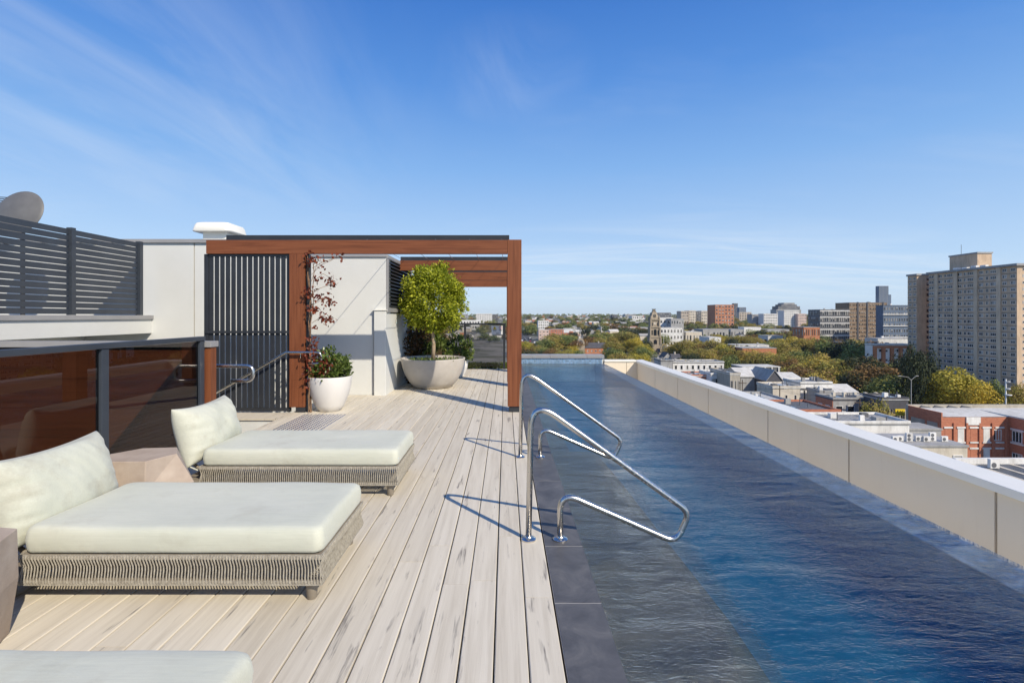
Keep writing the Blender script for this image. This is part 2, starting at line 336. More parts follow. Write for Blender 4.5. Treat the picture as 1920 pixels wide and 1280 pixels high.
# city
def citym(name, c, var=0.12, rough=0.8, sc=0.25): 
    m = mottled(name, tuple(q * (1 - var) for q in c), tuple(min(0.85, q * (1 + var)) for q in c), sc, rough)
    t = m.node_tree; b = t.nodes['Principled BSDF']; src = b.inputs['Base Color'].links[0].from_socket
    k = ramp(t, noise(t, position(t, (1, 1, 0.25)), 0.9, 7, 0.72), [(0.45, (1, 1, 1)), (0.78, (0.62, 0.60, 0.57))])
    t.links.new(mixrgb(t, 1.0, src, k, 'MULTIPLY'), b.inputs['Base Color']); return m
for k, c in dict(c_white=(0.74, 0.73, 0.70), c_cream=(0.62, 0.56, 0.46), c_beige=(0.50, 0.43, 0.345), c_grey=(0.36, 0.36, 0.355),
                 c_dgrey=(0.13, 0.135, 0.145), c_slate=(0.085, 0.085, 0.095), c_blue=(0.12, 0.16, 0.22), c_bronze=(0.27, 0.19, 0.12),
                 c_terra=(0.46, 0.19, 0.095), c_pink=(0.62, 0.47, 0.40), c_roof=(0.36, 0.355, 0.34), c_wroof=(0.60, 0.59, 0.555),
                 c_conc=(0.42, 0.385, 0.32), c_tower=(0.62, 0.46, 0.315), c_towerl=(0.66, 0.52, 0.37), c_stone=(0.36, 0.30, 0.22), c_maroon=(0.22, 0.065, 0.05)).items():
    M[k] = citym(k, c)
def brickm():
    m, t, b = base_mat('red_brick', (0.36, 0.12, 0.065), 0.85)
    n = noise(t, position(t, (1, 1, 3)), 1.6, 6, 0.65)
    t.links.new(ramp(t, n, [(0.3, (0.36, 0.125, 0.07)), (0.7, (0.54, 0.215, 0.125))]), b.inputs['Base Color']); return m
M['brick'] = brickm()
M['pane'] = base_mat('dark_pane', (0.018, 0.022, 0.028), 0.08, 0, 0.6)[0]
M['pane_blue'] = base_mat('blue_pane', (0.06, 0.10, 0.17), 0.1, 0, 0.7)[0]
M['frame_w'] = citym('window_frame', (0.72, 0.71, 0.69), 0.04)
M['asphalt'] = mottled('asphalt', (0.045, 0.045, 0.048), (0.075, 0.074, 0.073), 0.3, 0.9)
M['line'] = base_mat('road_paint', (0.72, 0.72, 0.7), 0.7)[0]
M['tyre'] = base_mat('tyre', (0.015, 0.015, 0.015), 0.8)[0]
def groundm():
    m, t, b = base_mat('city_ground', (0.2, 0.2, 0.18), 0.95)
    n = noise(t, position(t), 0.022, 8, 0.7)
    t.links.new(ramp(t, n, [(0.36, (0.055, 0.062, 0.028)), (0.46, (0.10, 0.10, 0.075)), (0.56, (0.22, 0.205, 0.18)), (0.7, (0.10, 0.10, 0.10))]), b.inputs['Base Color']); return m
M['ground'] = groundm()

# ------------------------------------------------------------------ terrain
def terr(d):
    s = min(1, max(0, (d - 420) / 2600)); s = s * s * (3 - 2 * s)
    return -31 + 36 * s
mb = MB(); rows = [-300, 0, 60, 150, 300, 420] + [420 + 130 * k for k in range(1, 22)] + [3600, 5000, 9000, 16000]
xs = [-16000, -6000, -2500, -1000, -300, 0, 300, 1000, 2500, 6000, 16000]
mb.v = [(x, y, terr(y)) for y in rows for x in xs]; nx = len(xs)
mb.f = [(j*nx+i, j*nx+i+1, (j+1)*nx+i+1, (j+1)*nx+i) for j in range(len(rows)-1) for i in range(nx-1)]; mb.m = [0] * len(mb.f)
struct(mb.build('ground', M['ground'], smooth=True), 'city ground stretching to the horizon')

# ------------------------------------------------------------------ deck
DX0, DX1, DY0, DY1, PITCH = -3.12, 0.234, -0.6, 13.1, 0.1415
deck = struct(MB().box(DX0, DX1, DY0, DY1, -0.12, -0.032).build('deck', M['black']), 'pale timber-look deck of long boards')
r = random.Random(3); k = 0; x1 = DX1
while x1 > DX0 + 0.05:
    x0 = max(DX0, x1 - PITCH) ; w = x1 - x0 - 0.006
    y = DY0 - r.uniform(0, 2.0); segs = []
    while y < DY1:
        L = r.choice([2.7, 3.6, 4.4, 5.4]) + r.uniform(-0.2, 0.2); segs.append((max(y, DY0), min(y + L, DY1))); y += L
    for a, b in segs:
        if b - a < 0.15: continue
        if a > 8.85 and x0 < -2.2: continue
        if b > 8.85 and x0 < -2.2: b = 8.82
        c = 0.004
        pr = [(-w/2, -0.03), (w/2, -0.03), (w/2, -c), (w/2-c, 0), (-w/2+c, 0), (-w/2, -c)]
        me = MB().prof_y(pr, 0, b - a - 0.0025).mesh('deck_board', M['deck'])
        link('deck_board', me, deck, ((x0 + x1) / 2 + r.uniform(-0.0006, 0.0006), a, r.uniform(-0.0012, 0.0)))
    x1 -= PITCH; k += 1

# ------------------------------------------------------------------ pool
CX0, CX1, PX1, WIN, PY0, PY1, WZ = 0.240, 0.469, 2.95, 2.68, -2.5, 14.9, -0.022
FZ = -0.56
mb = MB()
mb.box(CX0, CX1 - 0.004, PY0, PY1, -1.6, -0.022, 1)                         # near wall under the coping
mb.box(CX1 - 0.004, WIN, PY0, PY1, -1.6, FZ, 0)                             # floor
mb.box(WIN, PX1, PY0, PY1 + 0.3, -1.6, -0.052, 1)                           # overflow wall
lo = [(CX1 - 0.004, 0.6), (0.62, 1.2), (0.84, 1.75), (1.02, 2.2), (1.12, 2.65), (1.14, 3.2), (1.10, 4.4), (1.06, 5.9), (CX1 - 0.004, 5.9)]
mb.loft([[(x + (0.30 if x > CX1 else 0), y, FZ) for x, y in lo], [(x + (0.03 if x > CX1 else 0), y, -0.25) for x, y in lo], [(x - (0.07 if x > CX1 else 0), y, -0.21) for x, y in lo]], 2)   # entry ledge; sloped sides imitate the blur of its edge under water
mb.box(CX1 - 0.004, 0.80, 5.9, PY1, FZ, -0.30, 2)
mb.box(CX0, WIN, PY0 - 0.3, PY0, -1.6, -0.022, 1)
shell = struct(mb.build('pool_shell', [M['pool_floor'], M['mosaic'], M['pool_step']]), 'long dark blue tiled infinity pool')
wv = MB().box(CX1 - 0.003, PX1 - 0.004, PY0 - 0.01, PY1 + 0.021, FZ - 0.05, WZ)
struct(wv.build('pool_water', M['water']), 'rippled blue pool water')
# coping tiles: 0.6 m slate with pale grout
MB().box(CX0, CX1 - 0.002, PY0, PY1, -0.03, -0.002).build('grout_bed', M['grout'], shell)
tile = MB().box(0, CX1 - CX0 - 0.003, 0, 0.5945, -0.02, 0).mesh('coping_tile', M['slate'])
y = 2.423 - 0.6 * 8
while y < PY1 - 0.1:
    link('coping_tile', tile, shell, (CX0 + 0.0015, y + 0.0028, rng.uniform(-0.0004, 0.0004)), 0, 0.001); y += 0.6
# mosaic on the overflow wall: nearest pieces singly, the rest joined
TS = 0.0545; tm = MB().box(0.002, TS - 0.002, 0.002, TS - 0.002, -0.004, 0).mesh('mosaic_tile', M['mosaic'])
rest = MB(); cnt = 0; y = 2.2
MB().box(WIN + 0.001, PX1 - 0.001, PY0, PY1, -0.0515, -0.0475).build('mosaic_grout', M['grout'], shell)
while y < PY1 - 0.06:
    for i in range(5):
        x = WIN + i * (PX1 - WIN) / 5
        if cnt < 300: link('mosaic_tile', tm, shell, (x, y, -0.0445 + rng.uniform(-0.001, 0.001))); cnt += 1
        else: rest.box(x + 0.002, x + TS - 0.002, y + 0.002, y + TS - 0.002, -0.0485, -0.0445 + rng.uniform(-0.001, 0.001))
    y += TS
tag(rest.build('mosaic_tiles', M['mosaic'], shell), kind='stuff')
# raised far end with tile band and coping
ew = thing('pool_end_wall', 'low raised end wall with tiled face and grey coping across the far end of the pool', 'wall', (0, PY1, 0))
MB().box(CX0, PX1 - 0.02, 0.02, 0.34, -1.2, 0.135).build('wall', M['white_wall'], ew)
mt = MB().box(0.002, 0.0525, -0.004, 0.016, 0.002, 0.0525).mesh('mosaic_tile', M['mosaic'])
for i in range(46):
    for j in range(3): link('mosaic_tile', mt, ew, (CX0 + 0.1 + i * 0.0555, 0.006, -0.03 + j * 0.0545))
for i in range(5):
    a = CX0 + i * 0.548; MB().box(a + 0.002, min(a + 0.546, PX1), -0.03, 0.38, 0.136, 0.236).build('coping_tile', M['grey_cap'], ew, bevel=0.006)
# outer parapet
PPX, CAPT = 3.94, 0.085
pp = thing('parapet_wall', 'long cream panelled parapet with white cap beyond the pool edge', 'wall', (0, 0, 0))
MB().box(PPX + 0.02, PPX + 0.16, -2.5, 15.06, -31, 0.0).build('wall', M['cream_wall'], pp)
js = [-2.5, 0.55, 2.27, 3.99, 5.70, 7.46, 9.66, 11.38, 13.1, 14.86]
for a, b in zip(js[:-1], js[1:]):
    MB().box(PPX, PPX + 0.021, a + 0.012, b - 0.012, -1.1, 0.012).build('panel', M['cream_wall'], pp, bevel=0.003)
    MB().box(PPX + 0.012, PPX + 0.022, b - 0.013, b + 0.013, -1.1, 0.01).build('sealant_joint', M['joint'], pp)
struct(MB().box(PX1 + 0.001, PX1 + 0.05, -2.5, 14.89, -1.1, -0.07).build('gutter_bounce_face', M['white_cap']), 'unseen white face added to the pool overflow wall to bounce light')  # added white slab that bounces sunlight onto the parapet
cp = [(PPX - 0.028, -0.005), (PPX + 0.20, -0.005), (PPX + 0.20, CAPT), (PPX - 0.028, CAPT - 0.022)]
MB().prof_y(cp, -2.5, 15.1).build('cap', M['white_cap'], pp, bevel=0.003)
fp = thing('far_parapet_wall', 'short sunlit cream parapet closing the gutter at the far pool corner', 'wall', (0, 14.9, 0))
MB().box(2.955, 3.62, 0, 0.16, -31, 0.03).build('panel', M['cream_wall'], fp)
MB().box(3.632, PPX + 0.019, 0, 0.16, -31, 0.03).build('panel', M['cream_wall'], fp)
MB().box(2.96, PPX - 0.03, -0.03, 0.2, 0.031, CAPT).build('cap', M['white_cap'], fp, bevel=0.003)
struct(MB().box(PX1 + 0.001, PPX + 0.02, -2.5, 14.9, -1.3, -1.1).build('gutter_floor', M['cream_wall']), 'floor of the catch gutter beside the pool')

# ------------------------------------------------------------------ pool handrails
def arc_path(pts, rad):
    P = [Vector(p) for p in pts]; out = [P[0]]
    for i in range(1, len(P) - 1):
        a = (P[i-1] - P[i]); b = (P[i+1] - P[i]); ang = a.angle(b); t = min(rad[i] / math.tan(ang / 2), a.length * 0.49, b.length * 0.49)
        s = P[i] + a.normalized() * t; e = P[i] + b.normalized() * t
        for k in range(11):
            u = k / 10; q = (1-u)**2 * s + 2*u*(1-u) * P[i] + u*u * e
            out.append(q)
    out.append(P[-1]); return out
def zz(p, d=3.11): return (PX(p[0], d), 0, PZ(p[1], d))
def pool_rail(Y, label):
    t = thing('pool_handrail', label, 'handrail', (0, Y, 0), group='steel handrails over the pool edge')
    pts = [(0.142, 0, 0.006), (0.158, 0, 0.905), zz((1310, 955)), zz((1267, 1022)), zz((1052, 918)), (0.340, 0, 0.006)]
    pts = [pts[0], (0.160, 0, 0.885), zz((1293, 960)), zz((1268, 1017)), zz((1050, 921)), (0.341, 0, 0.006)]
    MB().tube(arc_path(pts, [0, 0.105, 0.085, 0.085, 0.085, 0]), 0.0190, 16).build('rail_tube', M['steel'], t, smooth=True)
    for x in (0.142, 0.341):
        MB().lathe([(0.047, 0.0), (0.047, 0.008), (0.042, 0.013), (0.024, 0.016), (0.0205, 0.026), (0.019, 0.027)], 28, (x, 0, 0)).build('floor_flange', M['steel'], t, smooth='auto')
pool_rail(3.11, 'nearer bent stainless steel handrail reaching over the pool edge')
pool_rail(4.92, 'farther bent stainless steel handrail reaching over the pool, beside the pergola post')

# ------------------------------------------------------------------ daybeds
def sgn_pow(x, p): return math.copysign(abs(x) ** p, x)
def cushion_mb(L, Wd, Hh, seed, sag=0.012, e=0.13):
    rr = random.Random(seed); mb = MB(); n, mseg = 96, 44; rings = []
    prof = []
    ks = 9
    for i in range(ks + 1):
        a = math.pi / 2 * i / ks; prof.append((1 - 0.030 * (1 - math.sin(a)), -1 + 0.5 * (1 - math.cos(a)) * 0.5))
    # build as grid boxes: top sheet, side skirt
    N1, N2 = 48, 26
    def P(u, v, z):       # u,v in -1..1 on rounded rectangle
        return (u * L / 2, v * Wd / 2, z)
    def outline(k, n, inset):
        hx, hy, rc = L / 2 - inset, Wd / 2 - inset, 0.045
        per = []
        pts = []
        for cxs, cys, a0 in ((1, 1, 0), (-1, 1, 90), (-1, -1, 180), (1, -1, 270)):
            for q in range(8):
                a = R(a0 + 90 * q / 7); pts.append((cxs * (hx - rc) + rc * math.cos(a), cys * (hy - rc) + rc * math.sin(a)))
        # resample
        dense = []
        for i in range(len(pts)):
            p, q = pts[i], pts[(i + 1) % len(pts)]; d = math.hypot(q[0]-p[0], q[1]-p[1]); m = max(1, int(d / 0.04))
            for j in range(m): dense.append((p[0] + (q[0]-p[0]) * j / m, p[1] + (q[1]-p[1]) * j / m))
        return dense
    levels = [(0.016, 0.0), (0.004, 0.006), (0.0, 0.02), (-0.004, Hh * 0.5), (0.0, Hh - 0.034), (0.005, Hh - 0.016), (0.016, Hh - 0.005), (0.032, Hh)]
    base = outline(0, 0, 0)
    from mathutils import noise as mn
    for ins, z in levels:
        ring = []
        for (x, y) in base:
            l = math.hypot(x / (L/2), y / (Wd/2)); k = 1 - ins / max(abs(x), abs(y), 0.05)
            nx_, ny_ = x * (1 - ins / (L/2)), y * (1 - ins / (Wd/2))
            dz = 0.006 * mn.noise(Vector((x * 3 + seed, y * 3, z * 4))) if z > 0.03 else 0
            ring.append((nx_ + 0.003 * mn.noise(Vector((x * 6, y * 6, z * 9 + seed))), ny_ + 0.003 * mn.noise(Vector((x * 6 + 5, y * 6, z * 9 + seed))), z + dz))
        rings.append(ring)
    # concentric top
    for q in (0.9, 0.75, 0.55, 0.3, 0.08):
        ring = []
        for (x, y) in base:
            x2, y2 = x * (1 - 0.032 / (L/2)) * q, y * (1 - 0.032 / (Wd/2)) * q
            dz = 0.008 * (1 - q * q) - sag * math.exp(-((x2 - 0.05) ** 2 / 0.18 + y2 ** 2 / 0.03)) + 0.006 * mn.noise(Vector((x2 * 3 + seed, y2 * 3, Hh * 4)))
            ring.append((x2, y2, Hh + dz))
        rings.append(ring)
    mb.loft(rings, 0, True); return mb
def pillow_mb(Wd, Hh, T, seed):
    from mathutils import noise as mn
    mb = MB(); nu, nv = 64, 40; idx = {}
    for side in (1, -1):
        for i in range(nu + 1):
            for j in range(nv + 1):
                u, v = -1 + 2 * i / nu, -1 + 2 * j / nv
                eu, ev = max(0, 1 - abs(u) ** 3.2), max(0, 1 - abs(v) ** 2.6)
                th = T / 2 * (eu ** 0.5) * (ev ** 0.5) * (1.0 if side > 0 else 0.75)
                # outline pinched a little between the corners
                pu = u * (1 - 0.045 * (1 - v * v)) ; pv = v * (1 - 0.05 * (1 - abs(u) ** 2))
                fold = mn.noise(Vector((u * 1.1 + seed, v * 5.5 + 1.5 * u, 2.0)))
                wr = 0.022 * fold * max(0, abs(u) - 0.45) / 0.55 * (eu ** 0.3) * (1.0 if u < 0 else 0.6)
                wr += 0.010 * mn.noise(Vector((u * 6.5 + v * 2.5 + seed, v * 1.4, 5.0))) * (0.35 + 0.65 * max(0, v)) * (ev ** 0.4) * (eu ** 0.4)
                wr += 0.020 * mn.noise(Vector((u * 1.8 + seed, v * 1.6, side))) * (eu * ev) ** 0.5
                key = (side if (0 < i < nu and 0 < j < nv) else 0, i, j)
                if key not in idx:
                    idx[key] = len(mb.v)
                    mb.v.append((side * th + (wr if side > 0 else 0), pu * Wd / 2, (pv + 1) * Hh / 2 - 0.018 * (1 - u * u) * (1 if v > 0.9 else 0)))
        for i in range(nu):
            for j in range(nv):
                ks = [idx[(side if (0 < a < nu and 0 < b < nv) else 0, a, b)] for a, b in ((i, j), (i+1, j), (i+1, j+1), (i, j+1))]
                mb.f.append(tuple(ks if side > 0 else ks[::-1])); mb.m.append(0)
    return mb
def weave(mb, x0, y0, x1, y1, zt, zb, pitch, slant, inset):
    # two rows of cords between top and bottom rail, drawn in at mid height
    L = math.hypot(x1 - x0, y1 - y0); tx, ty = (x1 - x0) / L, (y1 - y0) / L; nxx, nyy = ty, -tx      # outward normal
    n = int(L / pitch); zm = (zt + zb) / 2
    for i in range(n):
        s = (i + 0.5) * pitch + rng.uniform(-0.0008, 0.0008)
        def pt(ds, dn, z): return Vector((x0 + tx * (s + ds) + nxx * dn, y0 + ty * (s + ds) + nyy * dn, z))
        path = [pt(0, -0.004, zt), pt(0, 0.004, zt - 0.012), pt(0, -inset, zm + 0.014), pt(slant, -inset + 0.003, zm - 0.004), pt(slant * 2.2, 0.003, zb + 0.012), pt(slant * 2.2, -0.004, zb)]
        mb.tube(path, 0.0037, 5)
def daybed(Y0, x_right, label, seed):
    Wd, xl = 0.70, -2.37; L = x_right - xl; xc = (x_right + xl) / 2; yc = Y0 + Wd / 2
    t = thing('daybed', label, 'daybed', (xc, yc, 0), 0, 'pale daybeds in a row on the deck')
    hx, hy, zb, zt = L / 2, Wd / 2, 0.095, 0.238
    fr = MB()
    for z0 in (zb, zt - 0.022):
        fr.box(-hx + 0.004, hx - 0.004, -hy + 0.004, -hy + 0.026, z0, z0 + 0.022); fr.box(-hx + 0.004, hx - 0.004, hy - 0.026, hy - 0.004, z0, z0 + 0.022)
        fr.box(-hx + 0.004, -hx + 0.026, -hy + 0.027, hy - 0.027, z0, z0 + 0.022); fr.box(hx - 0.026, hx - 0.004, -hy + 0.027, hy - 0.027, z0, z0 + 0.022)
    fr.box(-hx + 0.03, hx - 0.03, -hy + 0.03, hy - 0.03, zt - 0.03, zt - 0.006)
    fr.box(-hx - 0.16, -hx + 0.003, -hy + 0.03, hy - 0.03, zb, zb + 0.03)
    fr.build('frame', M['taupe'], t)
    wv = MB()
    weave(wv, -hx, -hy, hx, -hy, zt, zb, 0.0150, 0.0030, 0.014)
    weave(wv, hx, -hy, hx, hy, zt, zb, 0.0150, 0.0030, 0.014)
    weave(wv, hx, hy, -hx, hy, zt, zb, 0.0256, 0.007, 0.012)
    weave(wv, -hx, hy, -hx, -hy, zt, zb, 0.0128, 0.007, 0.012)
    rails = MB()
    for z0, z1 in ((zb - 0.003, zb + 0.020), (zt - 0.020, zt + 0.003)):
        for a in ((-hx, hx, -hy - 0.001, -hy + 0.004), (-hx, hx, hy - 0.004, hy + 0.001), (hx - 0.004, hx + 0.001, -hy + 0.005, hy - 0.005), (-hx - 0.001, -hx + 0.004, -hy + 0.005, hy - 0.005)):
            rails.box(*a, z0, z1)
    rails.build('wrapped_rail', M['rope'], t)
    tag(wv.build('rope_weave', M['rope'], t, smooth=True), kind='stuff')
    for sx in (-1, 1):
        for sy in (-1, 1):
            MB().lathe([(0.021, 0.0), (0.024, 0.004), (0.031, zb + 0.004)], 20, (hx - 0.07 if sx > 0 else -hx - 0.10, sy * (hy - 0.06), 0)).build('leg', M['taupe'], t, smooth='auto')
    cushion_mb(L - 0.015, Wd - 0.01, 0.128, seed).build('seat_cushion', M['fabric'], t, smooth=True, loc=(0.003, 0, zt + 0.003))
    # woven backrest frame behind the pillow, hidden by it from the pool side
    br = MB()
    for y in (-hy + 0.12, hy - 0.12): br.tube([(-hx + 0.01, y, zb + 0.03), (-hx - 0.16, y, zt + 0.02), (-hx - 0.25, y, zt + 0.26)], 0.013, 8)
    for k in range(7): br.tube([(-hx - 0.165 - k * 0.0135, -hy + 0.12, zt + 0.035 + k * 0.036), (-hx - 0.165 - k * 0.0135, hy - 0.12, zt + 0.035 + k * 0.036)], 0.009, 6)
    br.build('backrest', M['taupe'], t, smooth=True)
    p = pillow_mb(Wd + 0.02, 0.47, 0.33, seed).build('back_pillow', M['fabric_worn'], t, smooth=True, loc=(-hx - 0.085, 0, zt - 0.01))
    p.rotation_euler = (0, R(-15), 0)
    st = MB()
    for y in (-hy + 0.05,): st.tube([(-hx - 0.12, y, zt + 0.10), (-hx - 0.10, y - 0.03, zt + 0.0), (-hx - 0.03, y - 0.02, zt - 0.035), (-hx + 0.006, y + 0.02, zt - 0.03)], 0.006, 6)
    st.build('strap', M['fabric'], t, smooth=True)
    return t
daybed(2.41, -0.895, 'middle pale sage daybed with woven rope base, between the two stone side tables', 1)
daybed(3.83, -0.835, 'farthest pale sage daybed with woven rope base, in front of the slatted screen', 5)
daybed(0.86, -0.775, 'nearest pale sage daybed, only its foot end corner showing at the bottom left', 9)
def stone_table(x, y, rz, ring, label):
    t = tag(MB().loft(ring).build('side_table', M['stone_table'], None, False, (x, y, 0), rz, 0.004), label, 'side table', 'faceted stone side tables')
def hexr(rs, z, a0=0, sx=1, sy=1): return [(sx * rs[i] * math.cos(R(a0 + 60 * i)), sy * rs[i] * math.sin(R(a0 + 60 * i)), z) for i in range(6)]
stone_table(-2.48, 3.40, R(4), [hexr([0.25]*6, 0, 0, 1.0, 0.9), hexr([0.33, 0.29, 0.27, 0.27, 0.26, 0.27], 0.26, 0, 1, 0.9), hexr([0.215, 0.235, 0.22, 0.25, 0.235, 0.24], 0.455, 0, 1, 0.86)],
            'brown faceted stone side table between the middle and farthest daybeds')
stone_table(-2.345, 2.0, R(-8), [hexr([0.245]*6, 0, 0), hexr([0.275]*6, 0.24, 0), hexr([0.27]*6, 0.455, 0)],
            'brown faceted stone side table cut by the left edge beside the middle daybed')

# ------------------------------------------------------------------ pergola
FY = [7.22, 9.88, 12.5, 15.42]
pg = thing('pergola', 'brown timber pergola of four frames with dark steel tops beside the pool', 'pergola', (0, 7.22, 0))
for i, fy in enumerate(FY):
    y = fy - 7.22; xl = -4.365 if i == 0 else -2.115
    MB().box(xl, 0.0245, y, y + 0.075, 2.306, 2.506).build('beam', M['wood_x'], pg, bevel=0.004)
    MB().box(xl + 0.25 if i == 0 else xl, 0.05 if i == 0 else 0.1, y + 0.078, y + 0.16, 2.33, 2.59).build('steel_channel', M['dark'], pg)
    MB().box(0.026, 0.228, y - 0.004, y + 0.196, 0.085, 2.512).build('post', M['wood_z'], pg, bevel=0.004)
    MB().box(0.045, 0.205, y + 0.02, y + 0.18, 0.0, 0.0845).build('post_shoe', M['dark'], pg)
MB().box(-3.152, -2.930, -0.004, 0.13, 0.075, 2.3055).build('post', M['wood_z'], pg, bevel=0.004)
MB().box(-3.06, -2.925, 0.0, 0.15, 0.0, 0.0745).build('post_shoe', M['dark'], pg)
MB().box(-2.928, -2.885, 0.05, 0.13, 0.0, 2.3055).build('steel_post', M['dark'], pg)
for x in (-2.03, -1.53, -1.03, -0.53, -0.06):
    MB().tube([(x, 0.03, 2.52), (x, 2.7, 2.513), (x, 5.3, 2.517), (x, 8.25, 2.52)], 0.004, 6).build('wire', M['steel'], pg)
# slatted screen
sc = thing('slatted_screen', 'dark vertical slat screen under the left end of the pergola beam', 'screen', (0, 7.26, 0))
sl = MB().box(-0.031, 0.031, 0, 0.012, 0.06, 2.27).mesh('slat', M['dark'])
x = -4.345
for i in range(15): link('slat', sl, sc, (x + 0.031 + i * 0.0812, 0.0, 0), 0)
MB().box(-4.40, -3.157, -0.03, -0.001, 1.15, 1.185).build('rail', M['dark'], sc)
MB().box(-4.36, -3.157, -0.012, 0.03, 0.012, 0.059).build('rail', M['dark'], sc)
MB().box(-4.36, -3.157, -0.012, 0.03, 2.271, 2.3045).build('rail', M['dark'], sc)
MB().box(-4.41, -4.347, -0.012, 0.05, -0.3, 2.3045).build('frame_post', M['dark'], sc)
MB().box(-3.21, -3.158, 0.013, 0.05, 0.0, 2.27).build('frame_post', M['dark'], sc)
# steel stair handrails
t = thing('stair_handrail', 'steel stair handrail with curled end running up past the timber post', 'handrail', (0, 7.15, 0), group='stair handrails')
p = [(-5.4, 0, -0.30), (-3.17, 0, 0.875), (-2.78, 0, 0.875), (-2.70, 0, 0.70), (-2.92, 0, 0.70)]
MB().tube(arc_path([(-5.4, 0, -0.42), (-3.17, 0, 0.878), (-2.66, 0, 0.878), (-2.66, 0, 0.715), (-2.84, 0, 0.715)], [0, 0.06, 0.08, 0.08, 0]), 0.019, 14).build('rail_tube', M['steel'], t, smooth=True)
MB().tube(arc_path([(-2.96, 0, 0.862), (-2.96, 0, 0.79), (-2.96, 0.068, 0.79)], [0, 0.03, 0]), 0.007, 8).build('bracket', M['steel'], t, smooth='auto')
t = thing('stair_handrail', 'steel stair handrail with curled end by the brown cladding wall', 'handrail', (0, 5.30, 0), group='stair handrails')
MB().tube(arc_path([(-5.3, 0, -0.35), (-3.55, 0, 0.868), (-2.70, 0, 0.868), (-2.70, 0, 0.71), (-2.93, 0, 0.71)], [0, 0.06, 0.078, 0.078, 0]), 0.019, 14).tube([(-3.2, 0, 0.85), (-3.2, 0, 0.79), (-3.2, -0.07, 0.79)], 0.007, 8).build('rail_tube', M['steel'], t, smooth=True)

# ------------------------------------------------------------------ stairwell, brown wall, smoked balustrade
cw = thing('cladding_wall', 'brown timber clad wall with grey cap behind the smoked glass', 'wall', (0, 5.13, 0))
z = -1.95; i = 0
while z < 1.05:
    MB().box(-9.0, -3.115, 0.0, 0.03, z, min(z + 0.298, 1.078)).build('cladding_board', M['wood_x'], cw); z += 0.30
MB().box(-3.113, -3.052, -0.002, 0.10, -0.12, 1.078).build('corner_trim', M['wood_z'], cw, bevel=0.003)
MB().box(-9.0, -3.115, 0.031, 0.10, -2.0, 1.078).build('wall', M['dark'], cw)
MB().box(-9.0, -3.04, -0.02, 0.12, 1.079, 1.14).build('cap', M['grey_cap'], cw, bevel=0.003)
struct(MB().box(-9.0, DX0 - 0.001, -0.6, 5.12, -2.0, -1.96).build('lower_terrace', M['bowl']), 'lower floor seen past the balustrade')
st = struct(MB().box(-9.0, -3.122, 6.8, 7.2, -2.0, -0.026).build('stair_side_wall', M['white_wall']), 'white side of the stairwell below the slatted screen')
MB().box(-4.45, -3.122, 6.78, 7.21, -0.025, 0.0).build('deck_board', M['deck'], st)
s2 = struct(MB().box(-3.40, -3.122, 5.235, 6.799, -0.4, -0.17).build('stairs', M['bowl']), 'stairs going down beside the screen')
for k in range(1, 9): MB().box(-3.40 - 0.28 * k, -3.1205 - 0.28 * k, 5.235, 6.799, -2.0, -0.17 - 0.175 * k).build('step', M['bowl'], s2)
gb = thing('glass_balustrade', 'smoked glass balustrade with slate-grey rail along the left deck edge', 'balustrade', (-3.12, 0, 0))
for y in (0.15, 1.38, 2.62, 3.835, 5.06):
    MB().box(-0.025, 0.025, y - 0.035, y + 0.035, 0.0, 1.148).build('post', M['dark_blue'], gb, bevel=0.003)
MB().box(-0.034, 0.034, -0.6, 5.10, 1.149, 1.192).build('top_rail', M['dark_blue'], gb, bevel=0.004)
for a, b in zip((0.15, 1.38, 2.62, 3.835), (1.38, 2.62, 3.835, 5.06)):
    MB().box(-0.006, 0.006, a + 0.042, b - 0.042, 0.05, 1.146).build('glass_panel', M['smoked'], gb)
# tactile studs at the head of the stairs
sb = MB()
for i in range(12):
    for j in range(24): sb.lathe([(0.017, 0.0), (0.013, 0.005)], 8, (-2.86 + i * 0.052, 5.86 + j * 0.052, 0.0002))
tag(sb.build('tactile_studs', M['steel'], None), 'field of small steel tactile studs on the deck by the white pot', 'tactile studs', None, 'stuff')

# ------------------------------------------------------------------ rooftop building
rb = thing('rooftop_building', 'white rendered rooftop building with grey flashing behind the pergola', 'building', (0, 8.83, 0))
MB().box(-10.5, -5.56, 0, 0.3, -2, 2.70).build('wall', M['white_wall'], rb)
MB().box(-5.542, -4.10, 0.004, 0.3, -2, 2.70).build('wall', M['white_wall'], rb)
MB().box(-5.559, -5.543, 0.02, 0.25, -2, 2.69).build('sealant_joint', M['joint'], rb)
MB().box(-10.5, -4.08, -0.04, 0.34, 2.701, 2.765).build('cap', M['grey_cap'], rb)
MB().box(-4.099, -2.125, 0.0, 0.3, -2, 2.45).build('wall', M['white_wall'], rb)
MB().box(-4.079, -2.12, -0.03, 0.34, 2.451, 2.49).build('cap', M['grey_cap'], rb)
MB().box(-2.40, -2.125, 0.301, 6.6, -2, 1.45).build('side_wall', M['white_wall'], rb)
MB().box(-2.33, -2.124, -0.07, -0.001, -2, 1.50).build('pilaster', M['white_wall'], rb, bevel=0.006)
MB().box(-2.342, -2.331, -0.04, -0.001, -2, 1.495).build('sealant_joint', M['joint'], rb)
MB().box(-2.35, -2.11, -0.09, 0.0, 1.501, 1.515).build('cap', M['white_cap'], rb)
